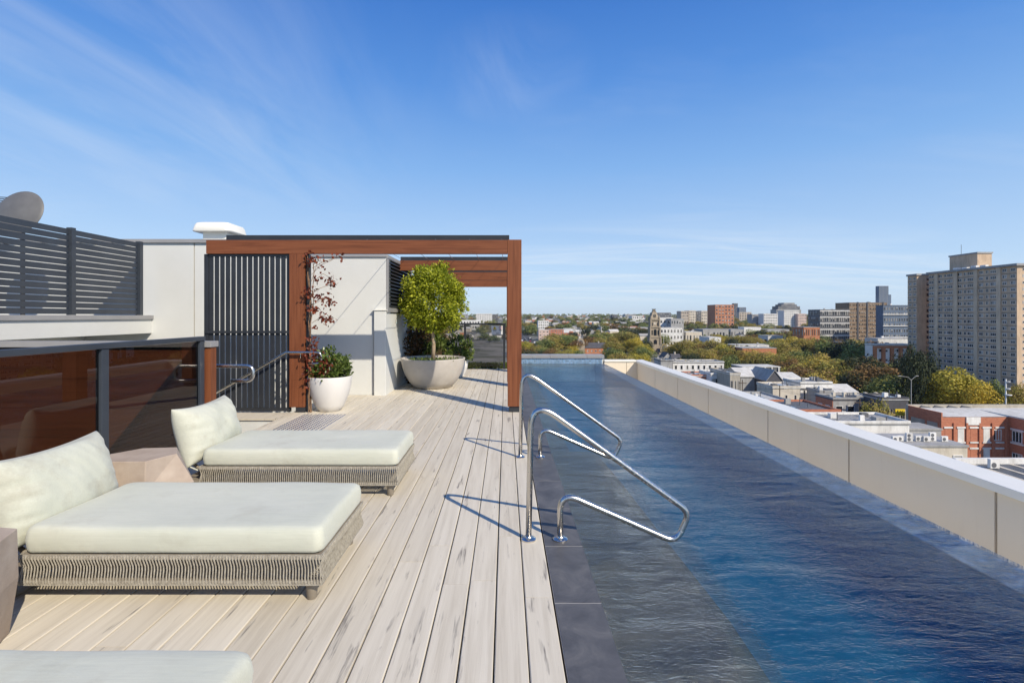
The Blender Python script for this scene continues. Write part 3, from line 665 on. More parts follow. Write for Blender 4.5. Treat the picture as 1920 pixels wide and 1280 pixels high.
# louvre panel on the return
lv = thing('louvre_panel', 'dark louvre vent panel with grey frame on the white return wall', 'louvre', (-2.12, 8.83, 0))
for a in ((-0.01, 0.02, 0.0, 0.09, 1.47, 2.49), (-0.01, 0.02, 0.09, 2.2, 1.47, 1.55), (-0.01, 0.02, 0.09, 2.2, 2.42, 2.49), (-0.01, 0.02, 2.2, 2.28, 1.47, 2.49)):
    MB().box(*a).build('frame', M['grey_cap'], lv)
MB().box(-0.25, -0.011, 0.301, 2.28, 1.451, 2.449).build('backing', M['black'], lv)
for k in range(13):
    z = 1.555 + k * 0.066; MB().prof_y([(-0.008, z + 0.045), (-0.004, z + 0.05), (0.03, z + 0.012), (0.026, z + 0.006)], 0.092, 2.198).build('slat', M['dark'], lv)
# upper terrace slab edge, fence, dish
ut = thing('terrace_slab', 'white cantilevered terrace slab with grey capping under the dark slat fence', 'slab', (-6.3, 0, 0))
MB().box(-4, 0, -1.0, 8.83, 1.10, 1.345).build('slab', M['white_wall'], ut)
MB().box(-4, 0.03, -1.0, 8.83, 1.346, 1.415).build('cap', M['grey_cap'], ut)
MB().box(-1.5, -1.2, -1.0, 8.83, -2.0, 1.099).build('wall', M['white_wall'], ut)
fn = thing('slat_fence', 'dark horizontal slat privacy fence standing on the white terrace slab', 'fence', (-6.3, 0, 0))
posts = [8.54, 7.20, 6.02, 4.6, 3.2]
for k, y in enumerate(posts): MB().box(-0.05, 0.03, y - (0.07 if k == 2 else 0.035), y + (0.07 if k == 2 else 0.035), 1.416, 2.68).build('post', M['dark_blue'], fn)
for a, b in zip(posts[1:], posts[:-1]):
    sm = MB().box(-0.03, -0.010, a + 0.06, b - 0.03, 0, 0.077).mesh('slat', M['dark_blue'])
    for j in range(14): link('slat', sm, fn, (0, 0, 1.43 + j * 0.0885))
ds = thing('satellite_dish', 'grey satellite dish rising behind the dark slat fence', 'satellite dish', (-7.52, 7.6, 1.415))
mb = MB(); n = 40; rings = []
for q in [0.02] + [k / 8 for k in range(1, 9)]:
    rings.append([(0.42 * q * math.cos(2*math.pi*i/n), 0.07 * q * q, 0.46 * q * math.sin(2*math.pi*i/n)) for i in range(n)])
rings += [[(x * 1.01, y + 0.006, z_ * 1.01) for x, y, z_ in rings[-1]]] + [[(x, y + 0.012, z_) for x, y, z_ in rg] for rg in reversed(rings)]
dm = MB().loft(rings).build('dish', M['dish_shaded'], ds, smooth='auto', loc=(0.0, 0.0, 1.60)); dm.rotation_euler = (R(-18), R(24), R(-6)); dm.scale = (0.86, 0.86, 0.80)
MB().tube([(0, 0.12, 0), (0, 0.12, 1.53)], 0.03, 10).tube([(0, 0.12, 1.50), (0, 0.04, 1.60)], 0.04, 8).build('mast', M['dark'], ds)
MB().tube([(0, 0.0, 1.03), (-0.25, -0.42, 1.25)], 0.012, 8).box(-0.30, -0.2, -0.5, -0.38, 1.2, 1.3).build('feed_arm', M['dark'], ds)
an = thing('roof_antenna', 'thin dark roof antenna rods at the far left edge beside the dish', 'antenna', (-8.95, 8.2, 1.415))
MB().tube([(0, 0, 0), (0, 0, 2.2)], 0.02, 8).build('mast', M['dark'], an)
for k in range(6): MB().tube([(-0.45, 0.05*k, 1.86 + 0.035*k), (0.72 - 0.03*k, 0.05*k, 1.80 + 0.04*k)], 0.007, 6).build('rod', M['dark'], an)
MB().tube([(0, -0.05, 1.8), (0, 0.3, 2.1)], 0.012, 6).build('boom', M['dark'], an)
vc = thing('roof_vent', 'white mushroom roof vent cowl above the left end of the pergola', 'vent', (-5.41, 9.3, 0))
MB().box(-0.20, 0.25, -0.12, 0.35, -1.0, 2.97).build('duct', M['white_cap'], vc, bevel=0.01)
def rr_(hx, hy, z, rc=0.09):
    return [(cx_ * (hx - rc) + rc * math.cos(R(a0 + 22.5 * q)), cy_ * (hy - rc) + rc * math.sin(R(a0 + 22.5 * q)), z) for cx_, cy_, a0 in ((1, 1, 0), (-1, 1, 90), (-1, -1, 180), (1, -1, 270)) for q in range(5)]
MB().loft([rr_(0.344, 0.336, 2.955), rr_(0.353, 0.344, 2.97), rr_(0.332, 0.323, 3.07), rr_(0.311, 0.302, 3.115), rr_(0.252, 0.244, 3.135)]).build('cowl', M['white_cap'], vc, smooth='auto', loc=(0.0, 0.1, 0))
struct(MB().box(-10.5, -4.1, 9.131, 15, 2.2, 2.35).build('roof', M['grey_cap']), 'flat roof behind the white wall')
# our own building below the deck
struct(MB().box(-10.5, PX1, -2.8, 15.4, -31, -2.05).build('apartment_block', M['cream_wall']), 'lower storeys of the building under the terrace')

# ------------------------------------------------------------------ plants on the terrace
def leaf_cloud(pts, nrm, L, Wd, seed, droop=0.0, jitter=0.7):
    g = np.random.default_rng(seed); n = len(pts)
    d = nrm + g.normal(0, jitter, (n, 3)); d[:, 2] -= droop; d /= np.linalg.norm(d, axis=1, keepdims=True) + 1e-9
    s = np.cross(d, g.normal(0, 1, (n, 3))); s /= np.linalg.norm(s, axis=1, keepdims=True) + 1e-9
    up = np.cross(d, s)
    l = L * g.uniform(0.7, 1.25, (n, 1)); w = Wd * g.uniform(0.7, 1.2, (n, 1))
    a = pts; b = pts + d * l * 0.45 + s * w * 0.5 + up * w * 0.12; c = pts + d * l; e = pts + d * l * 0.45 - s * w * 0.5 + up * w * 0.12
    v = np.stack([a, b, c, e], 1).reshape(-1, 3)
    f = (np.arange(n)[:, None] * 4 + np.array([[0, 1, 2, 3]]))
    mb = MB(); mb.v = [tuple(q) for q in v.tolist()]; mb.f = [tuple(q) for q in f.tolist()]; mb.m = [0] * n; return mb
def sphere_pts(n, g): 
    d = g.normal(0, 1, (n, 3)); return d / np.linalg.norm(d, axis=1, keepdims=True)
# potted ball tree
tx, ty = -1.44, 9.82
bw = thing('bowl_planter', 'wide beige bowl planter holding the clipped lime-green tree', 'planter', (tx, ty, 0))
MB().lathe([(0.30, 0.0), (0.36, 0.01), (0.47, 0.12), (0.555, 0.27), (0.605, 0.43), (0.63, 0.56), (0.632, 0.575), (0.615, 0.58), (0.60, 0.575), (0.585, 0.50), (0.57, 0.46)], 64, (0, 0, 0), 0, False).build('bowl', M['bowl'], bw, smooth=True)
MB().lathe([(0.585, 0.44), (0.575, 0.51), (0.3, 0.53), (0.01, 0.535)], 32).build('soil', M['soil'], bw, smooth=True)
g = np.random.default_rng(4); u = sphere_pts(260, g); pts = np.stack([0.5 * np.sqrt(g.uniform(0, 1, 260)) * np.cos(g.uniform(0, 6.28, 260)), 0.5 * np.sqrt(g.uniform(0, 1, 260)) * np.sin(g.uniform(0, 6.28, 260)), np.full(260, 0.53)], 1)
leaf_cloud(pts, np.tile([0, 0, 1.0], (260, 1)), 0.06, 0.03, 3).build('ground_cover', M['leaf_shrub'], bw)
tr = thing('potted_tree', 'clipped ball-headed tree with lime-green leaves in the bowl planter', 'tree', (tx, ty, 0.53))
tk = MB().tube([(0, 0, 0), (0.012, 0, 0.3), (-0.008, 0.01, 0.62), (0.005, 0, 1.0), (0, 0, 1.3)], [0.042, 0.036, 0.033, 0.030, 0.018], 12)
for k in range(10):
    a = k * 2.4; tk.tube([(0, 0, 0.62 + 0.05 * k), (0.18 * math.cos(a), 0.18 * math.sin(a), 0.85 + 0.05 * k), (0.42 * math.cos(a), 0.42 * math.sin(a), 1.0 + 0.06 * k)], [0.015, 0.010, 0.004], 6)
tk.build('trunk', M['bark'], tr, smooth=True)
g = np.random.default_rng(11); P_, Nn = [], []
clumps = sphere_pts(620, g); rad = g.uniform(0.35, 1.0, 620) ** 0.4
for c, q in zip(clumps, rad):
    ctr = c * q * np.array([0.60, 0.60, 0.62]) * (1 + 0.09 * math.sin(9 * c[0] + 6 * c[2] + 2 * c[1])); n = 34
    p = ctr + g.normal(0, 0.048, (n, 3)); P_.append(p); Nn.append(c * 0.9 + g.normal(0, 0.3, (n, 3)))
P_ = np.concatenate(P_); P_[:, 2] += 1.21
leaf_cloud(P_, np.concatenate(Nn), 0.066, 0.030, 5).build('crown', M['leaf_lime'], tr)
# white pot with shrub
wp = thing('white_pot', 'round white glazed pot standing at the foot of the timber post', 'pot', (-2.625, 7.40, 0))
MB().lathe([(0.150, 0.0), (0.165, 0.006), (0.215, 0.09), (0.275, 0.24), (0.305, 0.36), (0.318, 0.50), (0.315, 0.512), (0.300, 0.512), (0.295, 0.47)], 56, (0, 0, 0), 0, False).build('pot', M['pot_white'], wp, smooth=True)
MB().lathe([(0.297, 0.42), (0.295, 0.47), (0.15, 0.485), (0.01, 0.49)], 28).build('soil', M['soil'], wp, smooth=True)
def shrub(name, loc, label, mat, rx, rz, n, L, Wd, seed, stem=True, cat='shrub', z0=0.0, nclump=60):
    t = thing(name, label, cat, loc); g = np.random.default_rng(seed); P_, Nn = [], []; s = MB()
    cs = sphere_pts(nclump, g); cs[:, 2] = np.abs(cs[:, 2]); q = g.uniform(0.45, 1, nclump) ** 0.6
    for c, k in zip(cs, q):
        tip = np.array([c[0] * rx, c[1] * rx, 0.04 + c[2] * rz]) * k
        tip[2] = max(tip[2], 0.05)
        s.tube([(tip[0] * 0.15, tip[1] * 0.15, -0.02), tuple(tip * np.array([0.6, 0.6, 0.5])), tuple(tip)], [0.008, 0.005, 0.003], 5)
        m = n // nclump; P_.append(tip + g.normal(0, 0.035, (m, 3))); Nn.append(np.tile(c + np.array([0, 0, 0.4]), (m, 1)) + g.normal(0, 0.5, (m, 3)))
    s.build('stems', M['vine_stem'], t); leaf_cloud(np.concatenate(P_), np.concatenate(Nn), L, Wd, seed).build('foliage', mat, t); return t
shrub('pot_shrub', (-2.60, 7.40, 0.485), 'rounded glossy dark-green shrub growing in the white pot', M['leaf_shrub'], 0.29, 0.36, 1500, 0.065, 0.036, 21)
# red vine on the post
vn = thing('red_vine', 'straggling vine with dark red autumn leaves climbing the timber post', 'vine', (-2.86, 7.20, 0))
s = MB(); g = np.random.default_rng(31); P_, Nn = [], []
r = random.Random(31)
for k in range(4):
    z = 0.0; x, y = r.uniform(0, 0.05), r.uniform(-0.02, 0.06); path = [(x, y, 0.0)]
    while z < r.uniform(1.9, 2.25):
        z += 0.12; x = min(0.075, max(-0.035, x + r.uniform(-0.02, 0.02))); y = min(0.08, max(-0.03, y + r.uniform(-0.02, 0.02))); path.append((x, y, z))
    s.tube(path, 0.006, 5)
br = [((0.04, 2.1), (0.20, 2.18), (0.48, 2.27)), ((0.04, 2.0), (0.16, 2.14), (0.33, 2.22)), ((0.05, 1.9), (0.2, 2.02), (0.36, 1.92)), ((0.05, 1.72), (0.17, 1.80), (0.30, 1.86)),
      ((0.05, 1.55), (0.15, 1.62), (0.24, 1.66)), ((0.05, 1.30), (0.14, 1.36), (0.24, 1.40)), ((0.04, 0.62), (0.14, 0.74), (0.22, 0.86)), ((0.04, 0.55), (0.1, 0.9), (0.12, 1.02)), ((0.04, 1.9), (0.12, 2.2), (0.10, 2.27))]
for b in br: s.tube([(x, r.uniform(-0.05, 0.05), z) for x, z in b], 0.0035, 5)
s.build('stems', M['vine_stem'], vn)
for cx_, cz_, n, sp in ((0.03, 2.22, 24, 0.06), (0.18, 2.2, 8, 0.05), (0.42, 2.25, 6, 0.04), (0.09, 1.96, 10, 0.04), (0.31, 1.92, 14, 0.05), (0.27, 1.88, 6, 0.03), (0.0, 1.75, 22, 0.05), (0.10, 1.68, 12, 0.04), (0.25, 1.63, 26, 0.05),
                        (0.04, 1.52, 20, 0.04), (0.22, 1.38, 26, 0.05), (0.28, 1.36, 10, 0.03), (0.08, 1.25, 4, 0.02), (0.02, 1.05, 6, 0.04), (0.05, 0.92, 26, 0.06), (0.02, 0.78, 40, 0.08), (0.16, 0.76, 30, 0.06), (0.08, 0.62, 36, 0.08), (0.03, 0.50, 30, 0.07), (0.20, 0.66, 16, 0.05)):
    n = int(n * 1.8); P_.append(np.stack([np.maximum(g.normal(cx_ + 0.02, sp, n), -0.05 + 0.02 * g.random(n)), g.normal(0.0, 0.05, n), g.normal(cz_, sp * 0.9, n)], 1)); Nn.append(np.tile([0.2, -0.5, -0.4], (n, 1)) + g.normal(0, 0.4, (n, 3)))
leaf_cloud(np.concatenate(P_), np.concatenate(Nn), 0.058, 0.042, 33, 0.2).build('leaves', M['leaf_red'], vn)
# climber, shrubs and second pot behind the bowl
cl_ = thing('wall_climber', 'dark rust and green climber covering the return wall behind the bowl planter', 'climber', (-2.10, 11.4, 0))
s = MB()
for k in range(9):
    y = -0.9 + 0.28 * k; s.tube([(0.03, y, 0), (0.06, y + r.uniform(-.1, .1), 0.5), (0.03, y + r.uniform(-.2, .2), 1.1), (0.05, y + r.uniform(-.2, .2), 1.6)], 0.007, 5)
s.build('stems', M['vine_stem'], cl_)
n = 3800; P_ = np.stack([np.abs(g.normal(0.10, 0.10, n)), g.uniform(-1.2, 1.6, n), g.uniform(0.02, 1.45, n) * (0.85 + 0.15 * np.sin(g.uniform(0, 6, n)))], 1)
leaf_cloud(P_, np.tile([0.7, -0.4, -0.1], (n, 1)), 0.075, 0.05, 37).build('leaves', M['leaf_rust'], cl_)
p2 = thing('white_pot', 'small white pot half hidden behind the bowl planter', 'pot', (-1.14, 11.6, 0))
MB().lathe([(0.16, 0.0), (0.24, 0.2), (0.27, 0.42), (0.255, 0.42), (0.25, 0.38)], 40, (0, 0, 0), 0, False).build('pot', M['pot_white'], p2, smooth=True)
MB().lathe([(0.255, 0.33), (0.25, 0.38), (0.01, 0.39)], 24).build('soil', M['soil'], p2)
shrub('pot_shrub', (-1.14, 11.6, 0.39), 'leafy green shrub in the small white pot behind the bowl', M['leaf_shrub'], 0.36, 0.50, 1300, 0.085, 0.045, 23)
shrub('corner_shrub', (-1.62, 11.2, 0.0), 'dark green shrub between the bowl planter and the climber', M['leaf_shrub'], 0.42, 0.95, 1900, 0.085, 0.05, 25)
hd = thing('clipped_hedge', 'low bright green hedge strip outside the far glass fence', 'hedge', (-0.9, 13.45, 0))
MB().box(-1.2, 1.1, -0.18, 0.22, -0.4, -0.02).build('trough', M['bowl'], hd)
n = 3600; P_ = np.stack([g.uniform(-1.15, 1.08, n), g.uniform(-0.16, 0.2, n), g.uniform(-0.02, 0.12, n)], 1)
leaf_cloud(P_, np.tile([0, -0.3, 1.0], (n, 1)), 0.05, 0.028, 41).build('foliage', M['leaf_hedge'], hd)
# far glass fence with warning sign
fg = thing('glass_fence', 'dark framed smoked glass pool fence at the far end of the deck', 'fence', (0, 13.12, 0))
for x in (-2.05, -1.08, -0.045): MB().box(x - 0.03, x + 0.03, -0.025, 0.025, 0.0, 1.168).build('post', M['dark'], fg)
MB().box(-2.08, 0.0, -0.03, 0.03, 1.169, 1.215).build('top_rail', M['dark'], fg)
for a, b in ((-2.05, -1.08), (-1.08, -0.045)): MB().box(a + 0.035, b - 0.035, -0.005, 0.005, 0.06, 1.166).build('glass_panel', M['clear_grey'], fg)
sg = thing('warning_sign', 'small white warning sign with yellow triangle on the far glass fence', 'sign', (-0.225, 13.10, 0))
M['sign_w'] = base_mat('sign_white', (0.75, 0.75, 0.74), 0.5)[0]; M['sign_y'] = base_mat('sign_yellow', (0.75, 0.55, 0.03), 0.5)[0]
M['sign_r'] = base_mat('sign_red', (0.55, 0.04, 0.04), 0.5)[0]; M['ink'] = base_mat('sign_ink', (0.03, 0.03, 0.03), 0.6)[0]
MB().box(-0.155, 0.155, 0.008, 0.013, 0.915, 1.145).build('board', M['sign_w'], sg)
MB().prof_y([(-0.12, 1.05), (-0.02, 1.05), (-0.07, 1.135)], 0.004, 0.0075).build('triangle', M['sign_y'], sg)
MB().box(-0.075, -0.065, 0.001, 0.0035, 1.075, 1.11).box(-0.075, -0.065, 0.001, 0.0035, 1.06, 1.068).build('exclamation_mark', M['ink'], sg)
rg = MB()
for k in range(20):
    a, b = 2 * math.pi * k / 20, 2 * math.pi * (k + 1) / 20
    rg.quad((0.085 + 0.042*math.cos(a), 0.0065, 1.092 + 0.042*math.sin(a)), (0.085 + 0.042*math.cos(b), 0.0065, 1.092 + 0.042*math.sin(b)), (0.085 + 0.032*math.cos(b), 0.0065, 1.092 + 0.032*math.sin(b)), (0.085 + 0.032*math.cos(a), 0.0065, 1.092 + 0.032*math.sin(a)))
rg.build('ring', M['sign_r'], sg)
tx_ = MB()
for j, (a, b) in enumerate(((-0.12, -0.02), (-0.11, -0.03), (0.04, 0.13), (0.05, 0.12))): tx_.box(a, b, 0.0045, 0.0075, 1.03 - 0.02 * (j % 2), 1.038 - 0.02 * (j % 2))
tx_.box(-0.03, 0.05, 0.0045, 0.0075, 0.935, 0.945); tx_.build('lettering', M['ink'], sg)

# ================================================================== the city
def solve_d(ytop, h, lo=60, hi=3200):
    d = lo; best = (1e9, lo)
    while d < hi:
        e = abs(PZ(ytop, d) - (terr(d) + h)); 
        if e < best[0]: best = (e, d)
        d += max(1, d * 0.004)
    return best[1]
FOOT = []; wrng = random.Random(3)
M['blind'] = citym('window_blind', (0.42, 0.40, 0.36), 0.1)
def grid(parent, face, cols, rows, w, h, at, mframe, mpane, mull=1, recess=0.06, skip=()):
    """windows on a wall: face 'f' looks to -Y, 'l' looks to -X; cols/rows are centre positions, at = wall plane"""
    fw = min(0.12, w * 0.09); mb = MB()
    if face == 'f':
        for a in ((-w/2, w/2, -h/2, -h/2 + fw), (-w/2, w/2, h/2 - fw, h/2), (-w/2, -w/2 + fw, -h/2 + fw, h/2 - fw), (w/2 - fw, w/2, -h/2 + fw, h/2 - fw)): mb.box(a[0], a[1], -recess, 0.02, a[2], a[3], 0)
        for k in range(1, mull): x = -w/2 + w * k / mull; mb.box(x - fw/2, x + fw/2, -recess * 0.8, 0.02, -h/2 + fw, h/2 - fw, 0)
        mb.quad((-w/2, -0.02, -h/2), (w/2, -0.02, -h/2), (w/2, -0.02, h/2), (-w/2, -0.02, h/2), mi=1)
    else:
        for a in ((-w/2, w/2, -h/2, -h/2 + fw), (-w/2, w/2, h/2 - fw, h/2), (-w/2, -w/2 + fw, -h/2 + fw, h/2 - fw), (w/2 - fw, w/2, -h/2 + fw, h/2 - fw)): mb.box(-recess, 0.02, a[0], a[1], a[2], a[3], 0)
        for k in range(1, mull): x = -w/2 + w * k / mull; mb.box(-recess * 0.8, 0.02, x - fw/2, x + fw/2, -h/2 + fw, h/2 - fw, 0)
        mb.quad((-0.02, w/2, -h/2), (-0.02, -w/2, -h/2), (-0.02, -w/2, h/2), (-0.02, w/2, h/2), mi=1)
    mes = []
    for var in range(4):
        m2 = MB(); m2.v, m2.f, m2.m = list(mb.v), list(mb.f), list(mb.m)
        za = {0: None, 1: h/2 - h * 0.45, 2: -h/2 + fw, 3: None}[var]
        if za is not None:
            lo_, hi_ = (-w/2 + fw, w/2 - fw) if var == 1 else (-w/2 + fw, 0)
            if face == 'f': m2.quad((lo_, -0.025, za), (hi_, -0.025, za), (hi_, -0.025, h/2 - fw), (lo_, -0.025, h/2 - fw), mi=2)
            else: m2.quad((-0.025, hi_, za), (-0.025, lo_, za), (-0.025, lo_, h/2 - fw), (-0.025, hi_, h/2 - fw), mi=2)
        mes.append(m2.mesh('window', [mframe, mpane, M['blind']]))
    for i, c in enumerate(cols):
        for j, z in enumerate(rows):
            if (i, j) in skip: continue
            link('window', wrng.choice(mes), parent, (c, at, z) if face == 'f' else (at, c, z))
def even(a, b, n): return [a + (b - a) * (i + 0.5) / n for i in range(n)]
def block(name, label, px0, px1, ytop, d, depth, wall, roof='c_roof', base=None, cols=0, rows=0, ww=0.5, wh=0.5, left=0, frame='frame_w', pane='pane', mull=1, parapet=0.6, cat='building', group=None, toprow=0.0, zlow=None):
    """box building: front face between the two pixel columns at distance d"""
    x0, x1 = PX(px0, d), PX(px1, d); zt = PZ(ytop, d); zb = terr(d + depth / 2) - 0.5 if base is None else base
    t = thing(name, label, cat, (0, 0, 0), 0, group); FOOT.append((x0, x1, d, d + depth))
    t.location = ((x0 + x1) / 2, d, zb); ox, oy, oz = t.location
    w2, hh = (x1 - x0) / 2, zt - zb
    MB().box(-w2, w2, 0, depth, 0, hh - 0.3).build('wall', M[wall], t)
    rf = MB().box(-w2 - 0.15, w2 + 0.15, -0.15, depth + 0.15, hh - 0.299, hh)
    rf.build('roof', M[roof], t)
    if parapet and d < 600:
        nr = rng.randint(2, 4) if d < 260 else rng.randint(1, 2)
        for k in range(nr):
            a = rng.uniform(-0.85, 0.65) * w2; b = rng.uniform(0.1, 0.75) * depth; q = rng.uniform(0.35, 1.0)
            MB().box(a, a + rng.uniform(0.8, 2.0) * q, b, b + rng.uniform(0.7, 1.6) * q, hh, hh + rng.uniform(0.5, 1.3)).build('roof_unit', M[rng.choice(['c_grey', 'c_white', 'c_roof', 'c_dgrey'])], t)
        if d < 260:
            for (xa, xb, ya, yb) in ((-w2 - 0.14, w2 + 0.14, -0.14, 0.12), (-w2 - 0.14, -w2 + 0.12, 0.121, depth + 0.1), (w2 - 0.12, w2 + 0.14, 0.121, depth + 0.1), (-w2 + 0.121, w2 - 0.121, depth - 0.1, depth + 0.1)):
                MB().box(xa, xb, ya, yb, hh + 0.002, hh + 0.42).build('parapet_edge', M[wall if wall != 'c_wroof' else 'c_white'], t)
            for k in range(2): x_ = rng.uniform(-0.8, 0.8) * w2; y_ = rng.uniform(0.2, 0.8) * depth; MB().tube([(x_, y_, hh), (x_, y_, hh + rng.uniform(0.8, 1.8))], 0.09, 6).build('vent_pipe', M['c_dgrey'], t)
            x_ = rng.uniform(-0.7, 0.5) * w2; MB().box(x_, x_ + 1.3, depth * 0.3, depth * 0.55, hh + 0.003, hh + 0.16).build('skylight', M['pane_blue'], t)
            seam = MB(); ns = max(3, int(2 * w2 / 0.9))
            for k in range(1, ns): seam.box(-w2 + 2 * w2 * k / ns - 0.03, -w2 + 2 * w2 * k / ns + 0.03, 0.15, depth - 0.15, hh + 0.001, hh + 0.05)
            tag(seam.build('roof_seams', M['c_grey'], t), kind='stuff')
    if cols and rows:
        zl = 1.0 if zlow is None else zlow
        fh = (hh - 0.6 - toprow - zl) / rows; cw = 2 * w2 / cols
        grid(t, 'f', even(-w2, w2, cols), even(zl, hh - 0.6 - toprow, rows), cw * ww, fh * wh, 0.0, M[frame], M[pane], mull, 0.10)
        if left: grid(t, 'l', even(0, depth, left), even(zl, hh - 0.6 - toprow, rows), depth / left * ww, fh * wh, -w2, M[frame], M[pane], mull, 0.10)
    return t, w2, hh, depth

# ---- the tall housing tower
TX, Y0, Y1, ZT, ZG = 203.0, 197.0, 238.0, 22.3, -31.3
tw = thing('apartment_tower', 'tall beige slab apartment tower with twenty rows of small windows', 'apartment tower', (TX, Y0, ZG)); FOOT.append((TX - 6, TX + 40, Y0 - 4, 266))
HT = ZT - ZG
MB().box(0, 16, 0, Y1 - Y0, 0, HT - 0.9).build('wall', M['c_tower'], tw)
MB().box(-1.0, 16.8, -0.9, Y1 - Y0 + 0.6, HT - 0.899, HT).build('roof', M['c_grey'], tw)
MB().box(8, 20, 12, 44, 0.1, HT - 1.2).build('wing', M['c_tower'], tw) if False else None
FHT = (HT - 1.2) / 20
for k in range(1, 20): MB().box(-0.06, -0.001, 0, Y1 - Y0, k * FHT - 0.09, k * FHT + 0.09).build('floor_band', M['c_dgrey'], tw)
def ty(px): return TX * F / (px - VX) - Y0
for px, w in ((1757, 1.6), (1793, 1.7), (1831, 1.6), (1874, 1.7)): MB().box(-0.55, -0.002, ty(px) - w/2, ty(px) + w/2, 0, HT - 0.95).build('pilaster', M['c_towerl'], tw)
colsx = [(1746.5, 2.3, 2), (1763, 1.7, 2), (1772.5, 0.9, 1), (1781, 2.3, 3), (1799.5, 1.7, 2), (1809.5, 0.9, 1), (1819.5, 2.3, 3), (1839.5, 1.5, 2), (1851, 0.9, 1), (1862.5, 2.1, 3), (1883.5, 1.4, 2), (1899.5, 1.5, 2)]
for px, w, mu in colsx:
    grid(tw, 'l', [ty(px)], [FHT * (k + 0.58) for k in range(1, 20)], w * 1.22, 1.35, 0.0, M['frame_w'], M['pane'], mu, 0.08)
grid(tw, 'f', [3.0, 9.0], [FHT * (k + 0.58) for k in range(1, 20)], 1.6, 1.1, 0.0, M['frame_w'], M['pane'], 2, 0.08)
MB().box(9, 15.5, 26, 40, HT + 0.01, HT + 7.2).build('plant_room', M['c_tower'], tw)
MB().box(8.7, 15.8, 25.7, 40.3, HT + 7.201, HT + 7.9).build('plant_room_roof', M['c_grey'], tw)
for k in range(4): MB().box(3 + k * 0.6, 4.4 + k * 0.6, 16 + k * 5, 18.5 + k * 5, HT + 0.01, HT + 1.1 + 0.3 * (k % 2)).build('roof_unit', M['c_white'], tw)
MB().tube([(10, 35, HT + 7.9), (10, 35, HT + 12.5)], 0.09, 6).build('aerial', M['c_dgrey'], tw)
wg = thing('apartment_tower', 'narrower beige tower wing set behind the left end of the big slab tower', 'apartment tower', (TX, 245, ZG))
MB().box(0, 14, 0, 5.6, 0, HT - 0.9).build('wall', M['c_tower'], wg); MB().box(-0.5, 14.4, -0.5, 6.0, HT - 0.899, HT).build('roof', M['c_grey'], wg)
for k in range(1, 20): MB().box(-0.06, -0.001, 0, 5.6, k * FHT - 0.08, k * FHT + 0.08).build('floor_band', M['c_dgrey'], wg)
grid(wg, 'l', [4.0, 1.3], [FHT * (k + 0.58) for k in range(1, 20)], 1.5, 1.1, 0.0, M['frame_w'], M['pane'], 2, 0.08)
grid(wg, 'f', [5.6], [FHT * (k + 0.5) for k in range(1, 20)], 1.6, 1.5, 0.0, M['c_maroon'], M['pane'], 1, 0.08)

